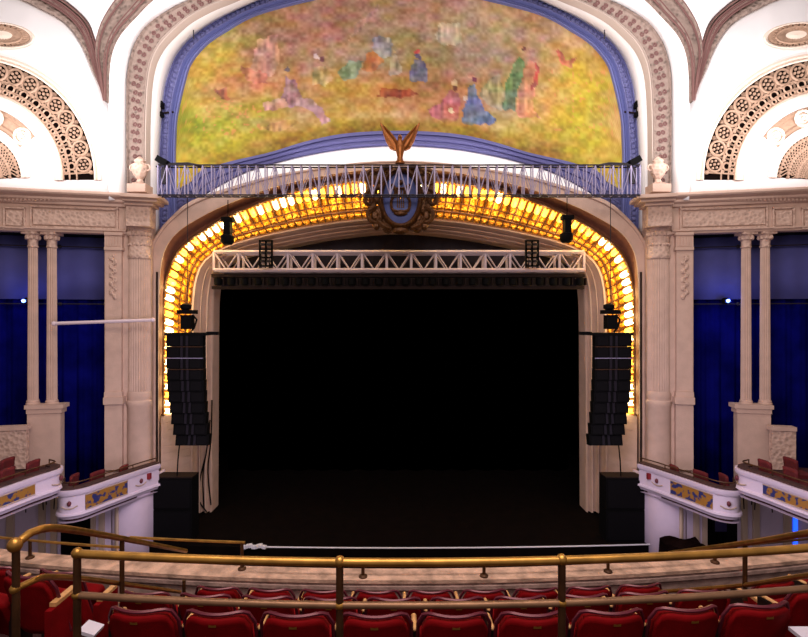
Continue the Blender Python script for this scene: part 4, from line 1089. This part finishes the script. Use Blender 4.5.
# end panels with pale slanted armrests
for k, (px, Y_, z_, lab, sg) in enumerate(((62, 3.72, H-2.82, 'left aisle, nearer the camera', 0), (106, 4.5, H-3.24, 'left aisle, one row down', 0), (758, 4.4, H-3.24, 'right aisle beside the front seats', 0))):
    p = Vector(((px-CX)/F*Y_, Y_, z_)); R = Matrix.Rotation(sg*-.25, 3, 'Z')
    t = thing('aisle_end_panel', 'red row end panel with pale wooden armrest on the '+lab, 'seat end panel', p)
    MB().box(p+Vector((0, 0, .32)), (.05, .30, .64), R).build('panel', RED, t)
    MB().box(p+Vector((0, .02, .66)), (.05, .24, .03), R).build('armrest', WOOD, t)
# white step edges in the left aisle
for k, (px, py, Y_) in enumerate(((91, 629, 3.45),)):
    p = P(px, py, Y_); p.z = H-2.4+.02 if False else p.z
    tag(MB().box(p, (.12, .12, .025), Matrix.Rotation(.3, 3, 'Y') if k == 0 else None).build('aisle_step_edge', WPAINT, smooth=False), 'white painted step edge in the left aisle, %s' % ('by the nearest seat row' if k == 0 else 'at the bottom frame edge'), 'step edge')
p = P(809, 634, 3.2); tag(MB().box(p, (.18, .12, .025)).build('aisle_step_edge', WPAINT, smooth=False), 'white painted step edge in the bottom right corner', 'step edge')

# main rail
zr = H-1.118; zl_ = H-1.315
def RY(x): return 2.2+.035*x*x
t = thing('brass_railing', 'long curved brass railing with two bars crossing in front of the nearest seats', 'railing', (0, 2.2, H-2.4))
X0, X1 = -1.53, 2.3
tp_ = [Vector((x, RY(x), zr)) for x in np.linspace(X0, X1, 40)]
MB().tube(tp_, .0195, 12).build('top_bar', BRASS, t)
MB().tube([Vector((x, RY(x), zl_)) for x in np.linspace(X0, X1, 40)], .0165, 10).build('lower_bar', BRONZE, t)
for x in (-1.53, -.272, .753, 2.03):
    q = MB(); q.tube([Vector((x, RY(x), zr-.01)), Vector((x, RY(x), H-2.4))], .0175, 10)
    po = q.build('post', BRASSD, t)
    q = MB(); q.ball((x, RY(x), zr+.003), .026, 12, 8); q.build('joint', BRASS, po); q = MB(); q.ball((x, RY(x), zl_), .022, 12, 8, (1.2, 1, .9)); q.build('joint', BRASS, po)
    MB().lathe([(.07, 0), (.07, .01), (.035, .03)], (x, RY(x), H-2.4), 12).build('flange', BRASSD, po)
# aisle rails
def aisle_rail(top, low, posts, lab, knob):
    c1 = [P(p[0], p[1], p[2]) for p in top]; c2 = [P(p[0], p[1], p[2]) for p in low]
    t = thing('aisle_handrail', lab, 'handrail', (c1[0].x, c1[0].y, c1[0].z-1))
    a = spline([tuple(p) for p in c1], 40); b = spline([tuple(p) for p in c2], 36)
    MB().tube(a, .021, 12).build('top_bar', BRASS, t); MB().tube(b, .017, 10).build('lower_bar', BRASS, t)
    for px, py0, py1, Y_ in posts:
        p = P(px, py0, Y_); e = P(px, py1, Y_); MB().tube([p, e], .018, 10).build('post', BRASSD, t)
    if knob:
        MB().ball(c1[0], .034, 14, 10, (1, 1, 1.1)).build('end_knob', BRASS, t); MB().ball(c2[0], .025, 12, 8).build('lower_knob', BRASS, t)
aisle_rail([(15, 545, 2.4), (28, 534, 2.45), (52, 528, 2.65), (92, 533, 3.2), (135, 541, 4.0), (186, 551, 5.25)],
           [(15, 589, 2.4), (30, 582, 2.45), (48, 577, 2.65), (90, 579.5, 3.2), (130, 585, 4.0), (180, 592, 5.0)],
           [(16, 548, 680, 2.4), (122, 540, 600, 3.75), (184, 580, 598, 5.1)], 'curved brass aisle handrail at the left descending to the parapet', True)
aisle_rail([(862, 526, 2.5), (808, 533, 3.0), (760, 541, 3.6), (720, 546.5, 4.2), (670, 553, 5.2)],
           [(862, 572, 2.5), (808, 575.5, 3.0), (745, 585, 3.85), (700, 589, 4.4), (655, 592, 5.0)],
           [(745, 544, 600, 3.85)], 'brass aisle handrail at the right descending to the parapet', False)
# low parapet rails
def prail(px0, px1, z_, Y0, sup, lab, m=BRASS, r=.016):
    def pt(px):
        x = (px-CX)/F*Y0
        for _ in range(6): x = (px-CX)/F*YC(x, Y0)
        return Vector((x, YC(x, Y0), z_))
    pts = [pt(px) for px in np.linspace(px0, px1, 24)]
    t = thing('parapet_rail', lab, 'railing', (pts[0].x, pts[0].y, zp))
    MB().tube(pts, r, 8).build('bar', m, t)
    for px in sup:
        p = pt(px); q = MB(); q.tube([p, Vector((p.x, p.y, zp))], .02, 8); q.lathe([(.05, 0), (.05, .015), (.03, .03)], (p.x, p.y, zp), 10); q.build('support', BRASSD, t)
    return t
prail(-30, 122, H-2.77, 5.6, (30,), 'low brass rail on the parapet at the far left')
prail(130, 245, H-2.67, 5.66, (242,), 'short raised brass rail on the parapet left of the stage edge')
prail(246, 700, H-2.86, 5.55, (363, 484, 608), 'low brass rail on the middle of the parapet behind the long railing', BRASSD)
prail(702, 830, H-2.80, 5.6, (715,), 'low brass rail on the parapet at the right', BRASSD)

# orchestra seats seen over the parapet
OS = None
for k in range(13):
    x = -1.5+k*.56; 
    c = copy_tree(SEAT); c.location = (x-.2, 13.0, -1.15); c.rotation_euler = (0, 0, 0)
    c['label'] = 'distant red orchestra seat in the single row in front of the stage'; c['group'] = 'orchestra seats in front of the stage'
